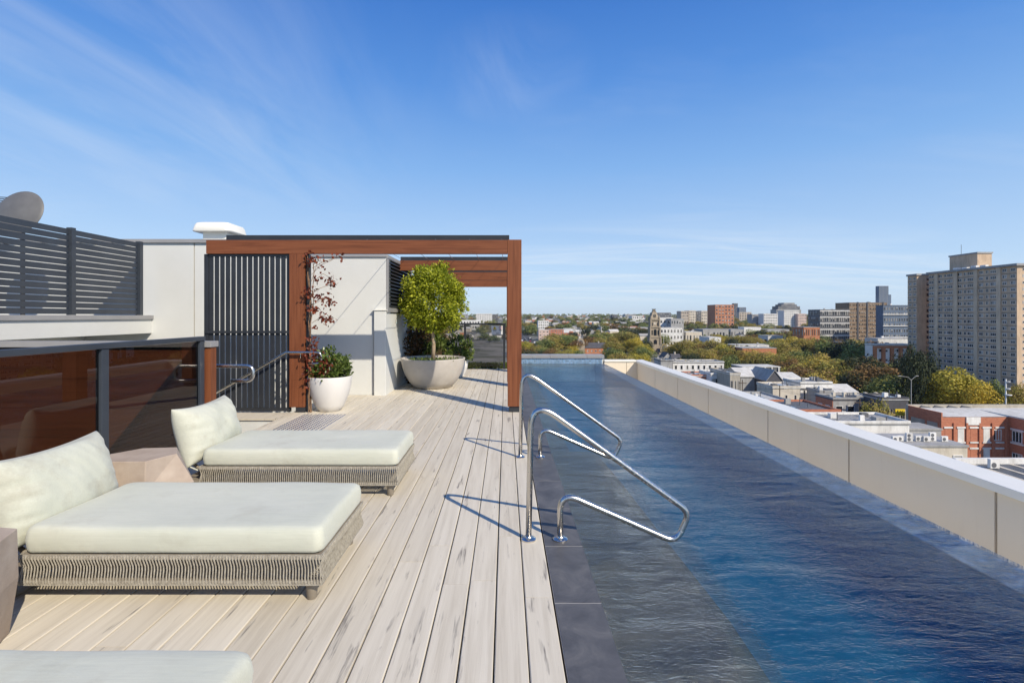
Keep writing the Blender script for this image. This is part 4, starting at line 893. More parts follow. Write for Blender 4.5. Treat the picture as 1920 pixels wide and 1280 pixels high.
# ---- named buildings, far to near
def far(px0, px1, y, d, dep, wall, label, **k): return block('city_building', label, px0, px1, y, d, dep, wall, **k)
t, w2, hh, dp = far(1648, 1666, 536, 2600, 24, 'c_blue', 'blue-grey glass skyscraper far behind the bronze block', pane='pane_blue', frame='c_blue', parapet=0)
for k in range(7): MB().box(-w2 + 2 + k * 7.0, -w2 + 2.9 + k * 7.0, -0.8, -0.01, 0, hh - 3).build('fin', M['c_grey'], t)
MB().box(w2, w2 + 17, 4, 22, 0, hh - 45).build('shoulder', M['c_blue'], t)
for a in [
    (1376, 1383.5, 568.5, 2200, 30, 'c_slate', 'thin dark tower on the skyline beside the orange brick block', 2, 10),
    (1386, 1399, 576, 1900, 30, 'c_blue', 'small blue-grey tower right of the thin dark tower', 3, 8),
    (1386, 1409, 585, 1500, 30, 'c_beige', 'low brown block below the small blue-grey tower', 5, 4),
    (1277, 1291, 583, 1150, 30, 'c_beige', 'leftmost of the beige skyline apartment blocks', 4, 5),
    (1292, 1305, 582, 1160, 30, 'c_cream', 'second of the beige skyline apartment blocks', 4, 6),
    (1306, 1314, 583.5, 1170, 30, 'c_dgrey', 'darker middle one of the skyline apartment blocks', 2, 5),
    (1315, 1336, 582.5, 1180, 30, 'c_cream', 'rightmost and widest of the beige skyline apartment blocks', 6, 5),
    (1341, 1376, 571, 1020, 40, 'c_terra', 'square orange brick office block on the skyline', 6, 7),
    (1410, 1432, 589, 1150, 40, 'c_grey', 'grey strip-windowed block left of the white hospital block', 6, 5),
    (1432, 1471, 588, 1120, 40, 'c_white', 'long white block with strip windows below the stepped building', 12, 5),
    (1456, 1502, 580, 1300, 50, 'c_grey', 'grey stepped block on the skyline, lowest tier', 10, 5),
    (1470, 1498, 582, 1060, 40, 'c_white', 'white apartment block with dark windows in front of the stepped one', 8, 8),
    (1496, 1512, 588, 1050, 40, 'c_pink', 'pale pink block beside the dark glass office', 5, 5),
    (1228, 1258, 586, 1700, 60, 'c_dgrey', 'dark distant block behind the clock tower', 8, 3),
    (1185, 1206, 592, 1500, 40, 'c_white', 'white warehouse on the rise left of the clock tower', 5, 2),
    (1148, 1158, 590, 1900, 30, 'c_slate', 'small dark block on the left skyline', 3, 4),
    (1172, 1192, 589, 2000, 40, 'c_grey', 'pale grey block on the left skyline', 6, 3),
    (800, 822, 588, 1500, 40, 'c_white', 'white office block seen over the far glass fence, leftmost', 9, 5),
    (858, 876, 588.5, 1700, 40, 'c_grey', 'grey office block seen over the far glass fence', 6, 4),
    (893, 922, 588, 1400, 40, 'c_white', 'white office block seen under the pergola beams', 9, 5),
    (923, 933, 589, 1450, 40, 'c_slate', 'dark office block seen between pergola post and white office', 4, 5),
    (858, 900, 600, 1000, 40, 'c_white', 'white low shed over the far fence', 8, 2),
    (1009, 1029, 601, 900, 30, 'c_white', 'white flats with grey balconies left of the red brick block', 5, 4),
    (1237, 1262, 595, 560, 25, 'c_white', 'white modern building just right of the clock tower', 4, 4),
    (1258, 1282, 597, 545, 25, 'c_grey', 'grey and white modern building right of the clock tower', 5, 4),
    (1238, 1280, 614, 520, 18, 'c_white', 'lower white terrace block beneath the modern buildings', 7, 3),
    (1127, 1170, 612, 900, 40, 'c_wroof', 'long pale shed roof behind the trees', 9, 1),
    (1172, 1218, 614, 860, 40, 'c_roof', 'grey shed next to the long pale shed', 9, 1),
    (1395, 1427, 613, 700, 30, 'c_white', 'plain white box warehouse in the middle distance', 0, 0),
    (1370, 1394, 617, 690, 30, 'c_grey', 'grey warehouse left of the white box', 5, 1),
    (1430, 1480, 617, 720, 40, 'c_grey', 'flat grey shed right of the white box', 9, 1),
    (1318, 1366, 617, 640, 30, 'c_roof', 'pale low shed behind the golden trees', 8, 1),
    (1286, 1316, 622, 560, 30, 'c_cream', 'cream low workshop left of the golden trees', 5, 1),
    (1330, 1352, 632, 420, 22, 'c_white', 'small white workshop among the golden trees', 3, 1),
    (1376, 1442, 646, 330, 18, 'c_white', 'white low building behind the terracotta roof', 9, 1),
    (1440, 1468, 629, 470, 30, 'c_wroof', 'pale roofed hall among the middle trees', 5, 1),
    (1646, 1702, 634, 330, 40, 'c_wroof', 'white roofed low hall in front of the dark apartments', 8, 1),
    (1508, 1522, 626, 420, 20, 'c_cream', 'cream low house before the brick block', 2, 1),
]:
    far(a[0], a[1], a[2], a[3], a[4] * (0.3 if 1600 < a[0] < 1700 else 0.6 if a[0] > 1370 else 1), a[5], a[6], cols=a[7], rows=a[8], ww=0.55, wh=0.5, left=0 if a[3] > 800 else 2, roof=rng.choice(['c_roof', 'c_grey', 'c_wroof']) if a[5] != 'c_white' else 'c_wroof')
for k, (a, b, y) in enumerate(((1459, 1500, 574), (1465, 1494, 570.5), (1470, 1490, 567.5))):
    far(a, b, y, 1310 + 12 * k, 30, 'c_dgrey' if k < 2 else 'c_grey', ['dark middle tier of the stepped skyline building', 'dark upper tier of the stepped skyline building', 'small top tier of the stepped skyline building'][k], cols=8, rows=12, ww=0.6, wh=0.5)
# dark glass office
t, w2, hh, dp = block('office_building', 'dark glass office block with white floor bands', 1537.6, 1592.5, 580, 430, 17, 'c_dgrey', 'c_grey', cols=14, rows=7, ww=0.72, wh=0.72, left=8, frame='c_grey')
for k in range(8): MB().box(-w2 - 0.2, w2 + 0.2, -0.35, -0.16, hh * (k + 0.02) / 7.3 - 0.3, hh * (k + 0.02) / 7.3 + 0.45).build('floor_band', M['c_white'], t)
# bronze block
t, w2, hh, dp = block('office_building', 'bronze gridded office block with dark vertical slots', 1592.5, 1663, 567, 470, 20, 'c_bronze', 'c_dgrey', cols=24, rows=12, ww=0.6, wh=0.55, frame='c_bronze')
for q in (0.22, 0.47, 0.89): MB().box(-w2 + 2 * w2 * q - 0.7, -w2 + 2 * w2 * q + 0.7, -0.5, -0.11, 0, hh + 0.4).build('slot', M['c_slate'], t)
# dark blue apartments
t, w2, hh, dp = block('apartment_building', 'dark blue-grey apartment block with white slab edges next to the tower', 1656, 1703, 572, 400, 8, 'c_blue', 'c_slate', cols=10, rows=9, ww=0.5, wh=0.55, frame='c_grey')
for q in (0.15, 0.38, 0.60, 0.82): MB().box(-w2 - 0.6, w2 + 0.6, -0.9, -0.11, hh * q - 0.3, hh * q + 0.3).build('slab_edge', M['c_white'], t)
# brick low block
block('brick_building', 'three storey brick block with tall dark windows below the dark office', 1507, 1537, 613, 400, 16, 'c_terra', 'c_grey', cols=8, rows=3, ww=0.55, wh=0.66, left=4, frame='c_terra')
# red and white block on the left
block('brick_building', 'four storey red brick block with window grid above the left trees', 1030, 1057, 617, 640, 16, 'brick', 'c_grey', cols=6, rows=4, ww=0.45, wh=0.5, left=0)
block('painted_building', 'white and pink rendered block joined left of the red brick one', 1010, 1029.8, 618, 640, 16, 'c_pink', 'c_wroof', cols=3, rows=3, ww=0.4, wh=0.4)
# school with brick piers
t, w2, hh, dp = block('school_building', 'brick and concrete block with balconies in front of the tower', 1636, 1706, 646, 236, 5, 'c_white', 'c_roof', cols=7, rows=4, ww=0.7, wh=0.32)
for k in range(5): MB().box(-w2 + k * (2*w2 - 1.5) / 4, -w2 + 1.5 + k * (2*w2 - 1.5) / 4, -0.9, -0.11, 0, hh - 0.5).build('pier', M['c_terra'], t)
MB().box(-w2, w2, -1.0, -0.91, hh - 1.6, hh - 0.45).build('fascia', M['c_terra'], t)
# terracotta roofed hall, station canopy
block('low_hall', 'long low hall with terracotta coloured wall behind the plane trees', 1392, 1456, 652, 290, 14, 'c_terra', 'c_roof', cols=0)
t, w2, hh, dp = block('flat_canopy', 'pale flat canopy roof on posts beside the big plane trees', 1392, 1463, 687, 205, 10, 'c_dgrey', 'c_wroof', cols=0, parapet=0)
for k in range(6): MB().box(-w2 + 0.6 + k * (2*w2 - 1.6) / 5, -w2 + 1.0 + k * (2*w2 - 1.6) / 5, -0.5, -0.16, 0, hh - 0.3).build('post', M['c_white'], t)
# white row with nine windows
t, w2, hh, dp = block('white_terrace', 'white terrace building with nine dark windows and slate roof behind the parapet', 1262, 1357.5, 679, 226, 10, 'c_white', 'c_slate', cols=9, rows=1, ww=0.42, wh=0.55, zlow=7.9)
MB().box(-w2, w2, -1.6, -0.11, 5.9, 6.5).build('balcony_slab', M['c_white'], t)
MB().box(-w2 + 0.3, w2 - 0.3, -1.5, -0.12, 6.51, 7.2).build('balcony_rail', M['c_slate'], t)
for k in range(10): MB().box(-w2 + k * (2*w2 - 0.8) / 9, -w2 + 0.8 + k * (2*w2 - 0.8) / 9, -1.55, -0.12, 0.0, 5.89).build('pier', M['c_white'], t)
MB().box(-w2 + 0.2, w2 - 0.2, -0.5, -0.02, 2.2, 5.2).build('dark_loggia', M['pane'], t)
block('house', 'small grey and white house at the left end of the white terrace', 1239, 1261, 676, 224, 10, 'c_grey', 'c_slate', cols=2, rows=2, ww=0.4, wh=0.45)
# gable roofed helper
def gable(name, label, px0, px1, yeave, d, depth, rise, wall, roof, along='x', cols=2, rows=1, cat='house', frame='frame_w', chim=0, group=None, rz=0.0, base=None):
    x0, x1 = PX(px0, d), PX(px1, d); ze = PZ(yeave, d); zb = (terr(d + depth/2) - 0.5) if base is None else base; FOOT.append((x0, x1, d, d + depth))
    t = thing(name, label, cat, ((x0 + x1) / 2, d, zb), rz, group); w2, hh = (x1 - x0) / 2, ze - zb
    if along == 'x':
        MB().prof_x([(0, 0), (depth, 0), (depth, hh), (depth/2, hh + rise), (0, hh)], -w2, w2).build('wall', M[wall], t)
        o, th = 0.35, 0.22; k = rise / (depth / 2)
        MB().prof_x([(-o, hh - o*k + 0.02), (depth/2, hh + rise + 0.02), (depth + o, hh - o*k + 0.02), (depth + o, hh - o*k + th), (depth/2, hh + rise + th + 0.02), (-o, hh - o*k + th)], -w2 - 0.3, w2 + 0.3).build('roof', M[roof], t)
    else:
        MB().prof_y([(-w2, 0), (w2, 0), (w2, hh), (0, hh + rise), (-w2, hh)], 0, depth).build('wall', M[wall], t)
        o, th = 0.35, 0.22; k = rise / w2
        MB().prof_y([(-w2 - o, hh - o*k + 0.02), (0, hh + rise + 0.02), (w2 + o, hh - o*k + 0.02), (w2 + o, hh - o*k + th), (0, hh + rise + th + 0.02), (-w2 - o, hh - o*k + th)][::-1], -0.3, depth + 0.3).build('roof', M[roof], t)
    if cols: grid(t, 'f', even(-w2, w2, cols), even(0.8, hh, rows), min(1.3, 2*w2/cols*0.42), min(1.5, (hh - 0.8)/rows*0.55), 0.0, M[frame], M['pane'], 1, 0.08)
    for k in range(chim): x = -w2 + (k + 0.5) * 2 * w2 / chim; MB().box(x - 0.35, x + 0.35, depth*0.45, depth*0.62, hh, hh + rise + 1.3).build('chimney', M['c_cream'], t)
    return t, w2, hh
# heritage court house with dome front, left of the clock tower
t, w2, hh = gable('heritage_house', 'orange brick heritage building with slate roof left of the clock tower', 1091, 1136, 652, 420, 12, 4.0, 'c_terra', 'c_slate', cols=6, rows=1, chim=2, cat='building')
MB().prof_y([(-w2 - 1 + 3.4 * math.cos(math.pi * k / 12) , hh + 3.0 + 5.2 * math.sin(math.pi * k / 12)) for k in range(13)], -0.6, 1.2).build('arched_pediment', M['c_stone'], t)
MB().box(-w2 - 4.4, -w2 + 2.4, -0.6, 1.2, 0, hh + 3.0).build('porch', M['c_stone'], t)
MB().prof_y([(-w2 - 1 + 2.0 * math.cos(math.pi * k / 12) , hh + 3.4 + 3.4 * math.sin(math.pi * k / 12)) for k in range(13)], -0.9, -0.61).build('arch_recess', M['c_dgrey'], t)
MB().tube([(-w2 - 1, 0.3, hh + 8), (-w2 - 1, 0.3, hh + 17)], 0.12, 6).build('flagpole', M['c_white'], t)
# town hall clock tower
d = 430; k_ = d / F; zb = terr(d) - 0.5
tt = thing('clock_tower', 'ornate stone clock tower with mansard spire rising above the trees', 'clock tower', (PX(1228.8, d), d, zb)); FOOT.append((PX(1185, d), PX(1252, d), d - 5, d + 30))
def Z(y): return PZ(y, d) - zb
hw = 4.2
MB().box(-hw - 0.4, hw + 0.4, 0, 2*hw + 0.8, 0, Z(633)).build('base_stage', M['c_stone'], tt)
MB().box(-hw - 0.9, hw + 0.9, -0.5, 2*hw + 1.3, Z(633), Z(631.4)).build('cornice', M['c_stone'], tt)
MB().box(-hw + 0.2, hw - 0.2, 0.6, 2*hw + 0.2, Z(631.4), Z(614)).build('belfry_stage', M['c_stone'], tt)
MB().box(-hw - 0.5, hw + 0.5, -0.1, 2*hw + 0.9, Z(614), Z(612.2)).build('cornice', M['c_stone'], tt)
MB().box(-hw + 0.6, hw - 0.6, 1.0, 2*hw - 0.2, Z(612.2), Z(600)).build('clock_stage', M['c_stone'], tt)
MB().box(-hw - 0.2, hw + 0.2, 0.2, 2*hw + 0.6, Z(600), Z(598.2)).build('cornice', M['c_stone'], tt)
for sx in (-1, 1):
    for a, b, o in ((633, 645, 0.45), (614, 631.4, -0.1), (600, 612, -0.5)):
        MB().box(sx * (hw + o) - 0.55, sx * (hw + o) + 0.55, -o - 0.35, 0.9 - o, Z(b), Z(a) - 0.05).build('pier', M['c_stone'], tt)
def sq(h_, z, cy=4.4): return [(-h_, cy - h_, z), (h_, cy - h_, z), (h_, cy + h_, z), (-h_, cy + h_, z)]
MB().loft([sq(3.5, Z(598.2)), sq(3.3, Z(595)), sq(2.3, Z(589)), sq(1.6, Z(584.5)), sq(1.3, Z(584))]).build('spire_roof', M['c_stone'], tt)
MB().box(-1.6, 1.6, 2.8, 6.0, Z(584), Z(583)).build('crown_slab', M['c_slate'], tt); MB().box(-1.1, 1.1, 3.3, 5.5, Z(583), Z(580)).build('lantern', M['c_stone'], tt); MB().box(-1.5, 1.5, 2.9, 5.9, Z(580), Z(579)).build('crown_slab', M['c_slate'], tt)
def arch(w, h_): return [(-w/2, 0), (w/2, 0)] + [(w/2 * math.cos(math.pi*q/8), h_ - w/2 + w/2 * math.sin(math.pi*q/8)) for q in range(9)]
MB().prof_y([(x, z + Z(629)) for x, z in arch(2.6, 5.5)], 0.5, 0.7).build('arched_opening', M['pane'], tt)
MB().prof_y([(x, z + Z(645)) for x, z in arch(3.0, 4.0)], -0.1, 0.1).build('arched_opening', M['pane'], tt)
ck = MB().loft([[(1.2*math.cos(2*math.pi*q/20), 0.99 - e, Z(606) + 1.2*math.sin(2*math.pi*q/20)) for q in range(20)] for e in (0, 0.15)][::-1]).build('clock_face', M['c_cream'], tt)
MB().box(-0.08, 0.08, 0.80, 0.83, Z(606), Z(606) + 1.2).box(0, 0.9, 0.80, 0.83, Z(606) - 0.08, Z(606) + 0.08).build('clock_hand', M['pane'], ck).matrix_parent_inverse = Matrix()
MB().prof_y([(x, z + Z(594)) for x, z in arch(1.8, 2.6)], 0.6, 2.2).build('dormer', M['c_stone'], tt)
MB().prof_y([(x, z + Z(593.6)) for x, z in arch(1.0, 1.9)], 0.5, 0.59).build('arched_opening', M['pane'], tt)
for sx in (-1, 1):
    MB().prof_y([(x + sx * 2.6, z + Z(628)) for x, z in arch(1.0, 4.2)], 0.5, 0.59).build('arched_opening', M['pane'], tt)
    MB().prof_y([(x + sx * 2.3, z + Z(611)) for x, z in arch(0.8, 3.0)], 0.9, 0.99).build('arched_opening', M['pane'], tt)
    for yy in (0.6, 7.6): MB().loft([sq(0.55, Z(598.2), yy), sq(0.5, Z(595.5), yy), sq(0.02, Z(592), yy)]).build('pinnacle', M['c_stone'], tt, loc=(sx * 3.6, 0, 0))
t, w2, hh = gable('town_hall', 'stone town hall wing with slate roof below the clock tower', 1190, 1219, 650, 432, 14, 3.2, 'c_stone', 'c_slate', cols=5, rows=2, cat='town hall', chim=2)
t, w2, hh = gable('town_hall', 'stone town hall front with arched pediment right of the clock tower', 1236, 1253, 660, 420, 10, 2.5, 'c_stone', 'c_slate', cols=3, rows=2, cat='town hall')
MB().prof_y([(3.2 * math.cos(math.pi * k / 12), hh + 0.5 + 7.0 * math.sin(math.pi * k / 12)) for k in range(13)], -0.7, 0.6).build('arched_pediment', M['c_stone'], t)
MB().prof_y([(1.9 * math.cos(math.pi * k / 12), hh + 1.2 + 4.6 * math.sin(math.pi * k / 12)) for k in range(13)], -0.9, -0.71).build('arch_recess', M['c_dgrey'], t)
MB().tube([(0, 0, hh + 7), (0, 0, hh + 16)], 0.12, 6).build('flagpole', M['c_white'], t)
gable('slate_house', 'steep slate roofed house in front of the town hall', 1243, 1262, 672, 300, 9, 3.4, 'c_grey', 'c_slate', 'y', 1, 1)
gable('slate_house', 'slate roofed house with chimney next to the steep one', 1262, 1278, 674, 296, 9, 3.0, 'c_cream', 'c_slate', 'x', 2, 1, chim=1)
gable('slate_house', 'low slate roofed house right of the orange heritage building', 1140, 1152, 660, 330, 9, 2.6, 'c_grey', 'c_slate', 'y', 1, 1)
# near streets: shops and warehouses beyond the parapet
block('shop', 'brick and white two storey shop below the white terrace', 1296, 1332, 704, 176, 10, 'brick', 'c_wroof', cols=3, rows=2, ww=0.5, wh=0.4, left=0)
t, w2, hh, dp = block('shop', 'white shop with two dark balcony bands right of the brick shop', 1333, 1368, 701, 172, 10, 'c_white', 'c_wroof', cols=2, rows=3, ww=0.85, wh=0.5)
block('workshop', 'cream workshop with three windows and white roof in mid row', 1369, 1388, 701, 162, 16, 'c_conc', 'c_wroof', cols=3, rows=2, ww=0.6, wh=0.5)
gable('warehouse', 'white roofed warehouse with dark gable end', 1389, 1437, 706, 168, 14, 2.2, 'c_grey', 'c_wroof', 'x', 0, 1, cat='warehouse')
gable('warehouse', 'dark gabled warehouse between white roofs', 1438, 1466, 712, 160, 12, 3.0, 'c_slate', 'c_roof', 'y', 0, 1, cat='warehouse')
gable('warehouse', 'pale roofed warehouse behind the cream row', 1468, 1506, 712, 166, 14, 1.6, 'c_white', 'c_wroof', 'x', 0, 1, cat='warehouse')
block('row_house', 'plain cream two storey row house with four small windows', 1449, 1500, 726, 142, 9, 'c_cream', 'c_wroof', cols=3, rows=2, ww=0.22, wh=0.42)
t, w2, hh, dp = block('row_house', 'white heritage row house with dentil cornice', 1501, 1560, 718, 146, 9, 'c_white', 'c_roof', cols=4, rows=2, ww=0.22, wh=0.5)
MB().box(-w2 - 0.2, w2 + 0.2, -0.5, -0.16, hh - 1.5, hh - 1.1).build('cornice', M['c_white'], t)
for k in range(24): MB().box(-w2 + k * 2*w2/24, -w2 + k * 2*w2/24 + 0.15, -0.4, -0.03, hh - 1.75, hh - 1.51).build('dentil', M['c_dgrey'], t)
block('row_house', 'small grey lean-to right of the white heritage row house', 1537, 1562, 734, 138, 6, 'c_grey', 'c_roof', cols=3, rows=1, ww=0.6, wh=0.4)
gable('row_house', 'pinkish low house with pale roof behind the brick and grey block', 1563, 1607, 735, 150, 10, 1.6, 'c_pink', 'c_wroof', 'x', 2, 1)
t, w2, hh, dp = block('flats', 'grey fronted flats with brick side and white framed windows', 1562, 1650, 748, 118, 6.5, 'c_grey', 'c_slate', cols=4, rows=3, ww=0.62, wh=0.5, left=0)
MB().box(-w2 - 0.12, -w2 - 0.001, 0.01, dp - 0.01, 0, hh - 0.31).build('brick_side', M['brick'], t)
grid(t, 'l', [1.7, 4.6], [hh - 2.4], 1.6, 1.4, -w2 - 0.12, M['frame_w'], M['pane'], 2, 0.08)
for k in range(5): MB().box(-w2 + 2 + k * 2.6, -w2 + 2.6 + k * 2.6, 3, 3.7, hh, hh + 1.1).build('chimney', M['c_cream'], t)
t, w2, hh, dp = block('low_shop', 'dark flat roofed shop with brick parapet behind the pool parapet', 1480, 1575, 772, 98, 12, 'brick', 'c_dgrey', cols=0)
MB().box(-w2 - 0.15, w2 + 0.15, -0.16, 0.2, hh, hh + 0.5).build('brick_parapet', M['brick'], t)
block('low_shop', 'pale grey low roof left of the dark flat roofed shop', 1430, 1478, 752, 112, 12, 'c_grey', 'c_wroof', cols=0)
block('low_shop', 'white flat roof below the small gold tree', 1560, 1705, 793, 88, 8, 'c_white', 'c_roof', cols=0)
# yellow shop sign and scaffold-like verandah
t, w2, hh, dp = block('verandah_shop', 'dark cluttered verandah shop behind the yellow sign', 1655, 1703, 748, 112, 6, 'c_slate', 'c_grey', cols=5, rows=2, ww=0.6, wh=0.5, frame='c_dgrey')
ys = thing('yellow_sign', 'yellow shop sign with dark lettering left of the brick warehouse', 'sign', (PX(1688, 108.5), 108.5, PZ(779, 108.5)))
MB().box(-1.05, 1.05, 0, 0.12, 0, 1.45).build('board', M['sign_y'], ys)
lt = MB(); lt.tube([(-0.7, -0.02, 0.8), (-0.55, -0.02, 1.15), (-0.45, -0.02, 1.1), (-0.55, -0.02, 0.75), (-0.25, -0.02, 0.75), (-0.15, -0.02, 0.95), (-0.05, -0.02, 0.7), (0.1, -0.02, 1.1), (0.2, -0.02, 0.72), (0.4, -0.02, 0.9), (0.6, -0.02, 1.1)], 0.05, 5)
lt.tube([(-0.5, -0.02, 0.4), (-0.2, -0.02, 0.35), (0.1, -0.02, 0.45), (0.5, -0.02, 0.38)], 0.05, 5).build('lettering', M['ink'], ys)
MB().box(-0.9, -0.75, 0.02, 0.1, -6, 0).box(0.75, 0.9, 0.02, 0.1, -6, 0).build('legs', M['c_dgrey'], ys)
# red brick warehouse
D = 98.0; x0 = PX(1767, D); bz = -31.5
bw_ = thing('brick_warehouse', 'large red brick warehouse with white bricked-up windows at lower right', 'warehouse', (x0, D, bz)); FOOT.append((x0, x0 + 45, D - 8, D + 22))
zt = PZ(781, D) - bz; LW = PX(1892, D) - x0
MB().box(0, LW, 0, 8, 0, zt).build('wall', M['brick'], bw_)
MB().prof_x([(-0.1, zt + 0.01), (8, zt + 0.01), (8, zt + 0.35)], 0.0, LW).build('roof', M['c_wroof'], bw_)
MB().box(-0.25, -0.001, -0.05, 8, 0, zt + 0.8).build('side_wall', M['brick'], bw_)
MB().box(-0.32, -0.251, 0.8, 3.2, zt - 6, zt - 1.4).build('render_patch', M['c_conc'], bw_); MB().box(-0.32, -0.251, 3.8, 7.2, zt - 6, zt - 1.4).build('render_patch', M['c_conc'], bw_)
MB().box(-0.3, LW + 20, 8.01, 8.6, 0, zt + 0.95).build('rear_parapet', M['c_conc'], bw_)
for k in range(4): MB().prof_y([(2.0 + k * 2.9, zt + 0.36), (2.5 + k * 2.9, zt + 0.85), (4.4 + k * 2.9, zt + 0.4)][::-1], 7.7, 8.0).build('sawtooth_scar', M['c_dgrey'], bw_)
cw_ = LW / 5.2
for j, zz_ in enumerate((zt - 4.9, zt - 9.0)):
    for k in range(5):
        a = 0.5 + k * cw_
        MB().box(a, a + 1.25, -0.03, -0.001, zz_, zz_ + 2.6).build('blind_window', M['c_white'] if k % 2 else M['brick'], bw_)
        MB().box(a - 0.25, a + 1.5, -0.14, -0.002, zz_ + 2.62, zz_ + 2.95).build('lintel', M['c_white'], bw_)
        MB().box(a - 0.2, a + 1.45, -0.16, -0.002, zz_ - 0.3, zz_ - 0.02).build('sill', M['c_white'], bw_)
        if j == 0: MB().box(a + 1.55, a + 1.9, -0.22, -0.003, 0, zt - 1.2).build('pier', M['brick'], bw_)
MB().box(4.6, 7.4, -0.2, -0.004, zt - 1.6, zt - 0.05).build('white_panel', M['c_white'], bw_)
MB().box(LW, LW + 16, -7.0, 8, 0, zt).build('cross_wing', M['brick'], bw_)
MB().box(LW - 0.2, LW + 16, -7.2, 8, zt + 0.01, zt + 0.3).build('cross_wing_roof', M['c_wroof'], bw_)
grid(bw_, 'l', [-1.6, -4.6], [zt - 3.6, zt - 7.9], 1.9, 2.2, LW, M['c_white'], M['pane'], 3, 0.1)
grid(bw_, 'f', [LW - 2.4], [zt - 3.6], 1.6, 2.2, 0.0, M['c_white'], M['pane'], 3, 0.12)
for y_ in (-1.6, -4.6): MB().box(LW - 0.2, LW - 0.002, y_ - 1.2, y_ + 1.2, zt - 5.1, zt - 4.75).build('sill', M['c_white'], bw_); MB().box(LW - 0.18, LW - 0.002, y_ - 1.2, y_ + 1.2, zt - 2.45, zt - 2.1).build('lintel', M['c_white'], bw_)
# air conditioner shop
D = 76.0
t, w2, hh, dp = block('low_shop', 'cream low building with a row of air conditioners on its grey roof', 1668, 1814, 834, D, 7.5, 'c_cream', 'c_grey', cols=4, rows=4, ww=0.5, wh=0.35, parapet=0)
def ac_unit(x, y, z, h, label):
    u = thing('air_conditioner', label, 'air conditioner', (x, y, z), 0, 'air conditioners on the low roofs')
    MB().box(-0.48, 0.48, 0, 0.36, 0.06, h).build('casing', M['c_white'], u)
    n_ = 2 if h > 1 else 1
    for q in range(n_): MB().loft([[(-0.12 + 0.27 * math.cos(2*math.pi*i/16), e, 0.38 + 0.58 * q + 0.27 * math.sin(2*math.pi*i/16)) for i in range(16)] for e in (-0.012, -0.001)][::-1]).build('fan_grille', M['c_dgrey'], u)
    MB().box(-0.42, -0.3, 0, 0.36, 0, 0.06).build('foot', M['c_grey'], u); MB().box(0.3, 0.42, 0, 0.36, 0, 0.06).build('foot', M['c_grey'], u)
zr = t.location.z + hh
for k, px in enumerate((1640, 1658, 1678, 1690, 1704, 1724, 1736, 1751, 1770)):
    if px < 1670: continue
    tall = px in (1658, 1704, 1751)
    ac_unit(PX(px, D + 2.2), D + 2.0 + 0.3 * (k % 2), zr, 1.35 if tall else 0.85, '%s air conditioner from the right on the cream building roof' % ORD[8 - k])
block('low_shop', 'grey metal roof running behind the air conditioners', 1640, 1765, 803, 90, 5, 'c_grey', 'c_roof', cols=0, parapet=0)
# near ribbed roof bottom right
D = 54.0; x0, x1 = PX(1795, D), PX(1990, D); zr = PZ(868, D)
rr2 = thing('ribbed_roof_building', 'grey ribbed metal roof with pale skylight strips at the lower right edge', 'building', (x0, 42, -31.5)); FOOT.append((x0 - 2, x1, 40, D))
MB().box(0, x1 - x0, 0, D - 42, 0, zr + 31.5 - 0.3).build('wall', M['c_grey'], rr2)
rb_ = MB(); nb = 60
for k in range(nb):
    xa = k * (x1 - x0) / nb; wv_ = (x1 - x0) / nb
    rb_.box(xa, xa + wv_ * 0.8, 0, D - 42, zr + 31.2, zr + 31.35); rb_.box(xa + wv_ * 0.8, xa + wv_, 0, D - 42, zr + 31.2, zr + 31.42)
tag(rb_.build('roof_sheet', M['c_grey'], rr2), kind='stuff')
for k in range(5): MB().box(1.2 + k * 2.1, 1.65 + k * 2.1, 0.1, D - 42.2, zr + 31.43, zr + 31.47).build('skylight_strip', M['c_cream'], rr2)
MB().box(-0.2, x1 - x0, D - 42.01, D - 41.6, 0, zr + 32.0).build('parapet', M['c_white'], rr2)
ac_unit(PX(1866, 52), 52, zr + 0.0, 1.0, 'lone air conditioner on the ribbed metal roof')
# street lamp and mast with dishes
sl_ = thing('street_lamp', 'pale double-arm street lamp standing in front of the yellow tree', 'street lamp', (PX(1708.5, 130), 130, -31.3))
ztp = PZ(711, 130) + 31.3
MB().tube([(0, 0, 0), (0, 0, ztp)], [0.13, 0.08], 8).build('pole', M['c_grey'], sl_)
for s_, L_ in ((-1, 3.0), (1, 1.6)): MB().tube([(0, 0, ztp - 0.2), (s_ * 0.9, 0, ztp + 0.6), (s_ * L_, 0, ztp + 0.9)], 0.06, 6).box(s_ * L_ - 0.45, s_ * L_ + 0.25, -0.15, 0.15, ztp + 0.82, ztp + 0.98).build('arm', M['c_grey'], sl_)
ms = thing('antenna_mast', 'white rooftop mast with small dishes above the brick warehouse', 'mast', (PX(1886, 112), 112, PZ(762, 112) - 2))
MB().tube([(0, 0, 0), (0, 0, 8.2)], 0.14, 8).build('pole', M['c_white'], ms)
for z_, r_ in ((4.4, 0.65), (5.8, 0.4), (7.4, 0.35)): MB().lathe([(0.02, 0.0), (r_ * 0.8, 0.1), (r_, 0.3), (r_ * 0.98, 0.34)], 14, (0.35, -0.2, z_)).build('dish', M['c_white'], ms, smooth=True)
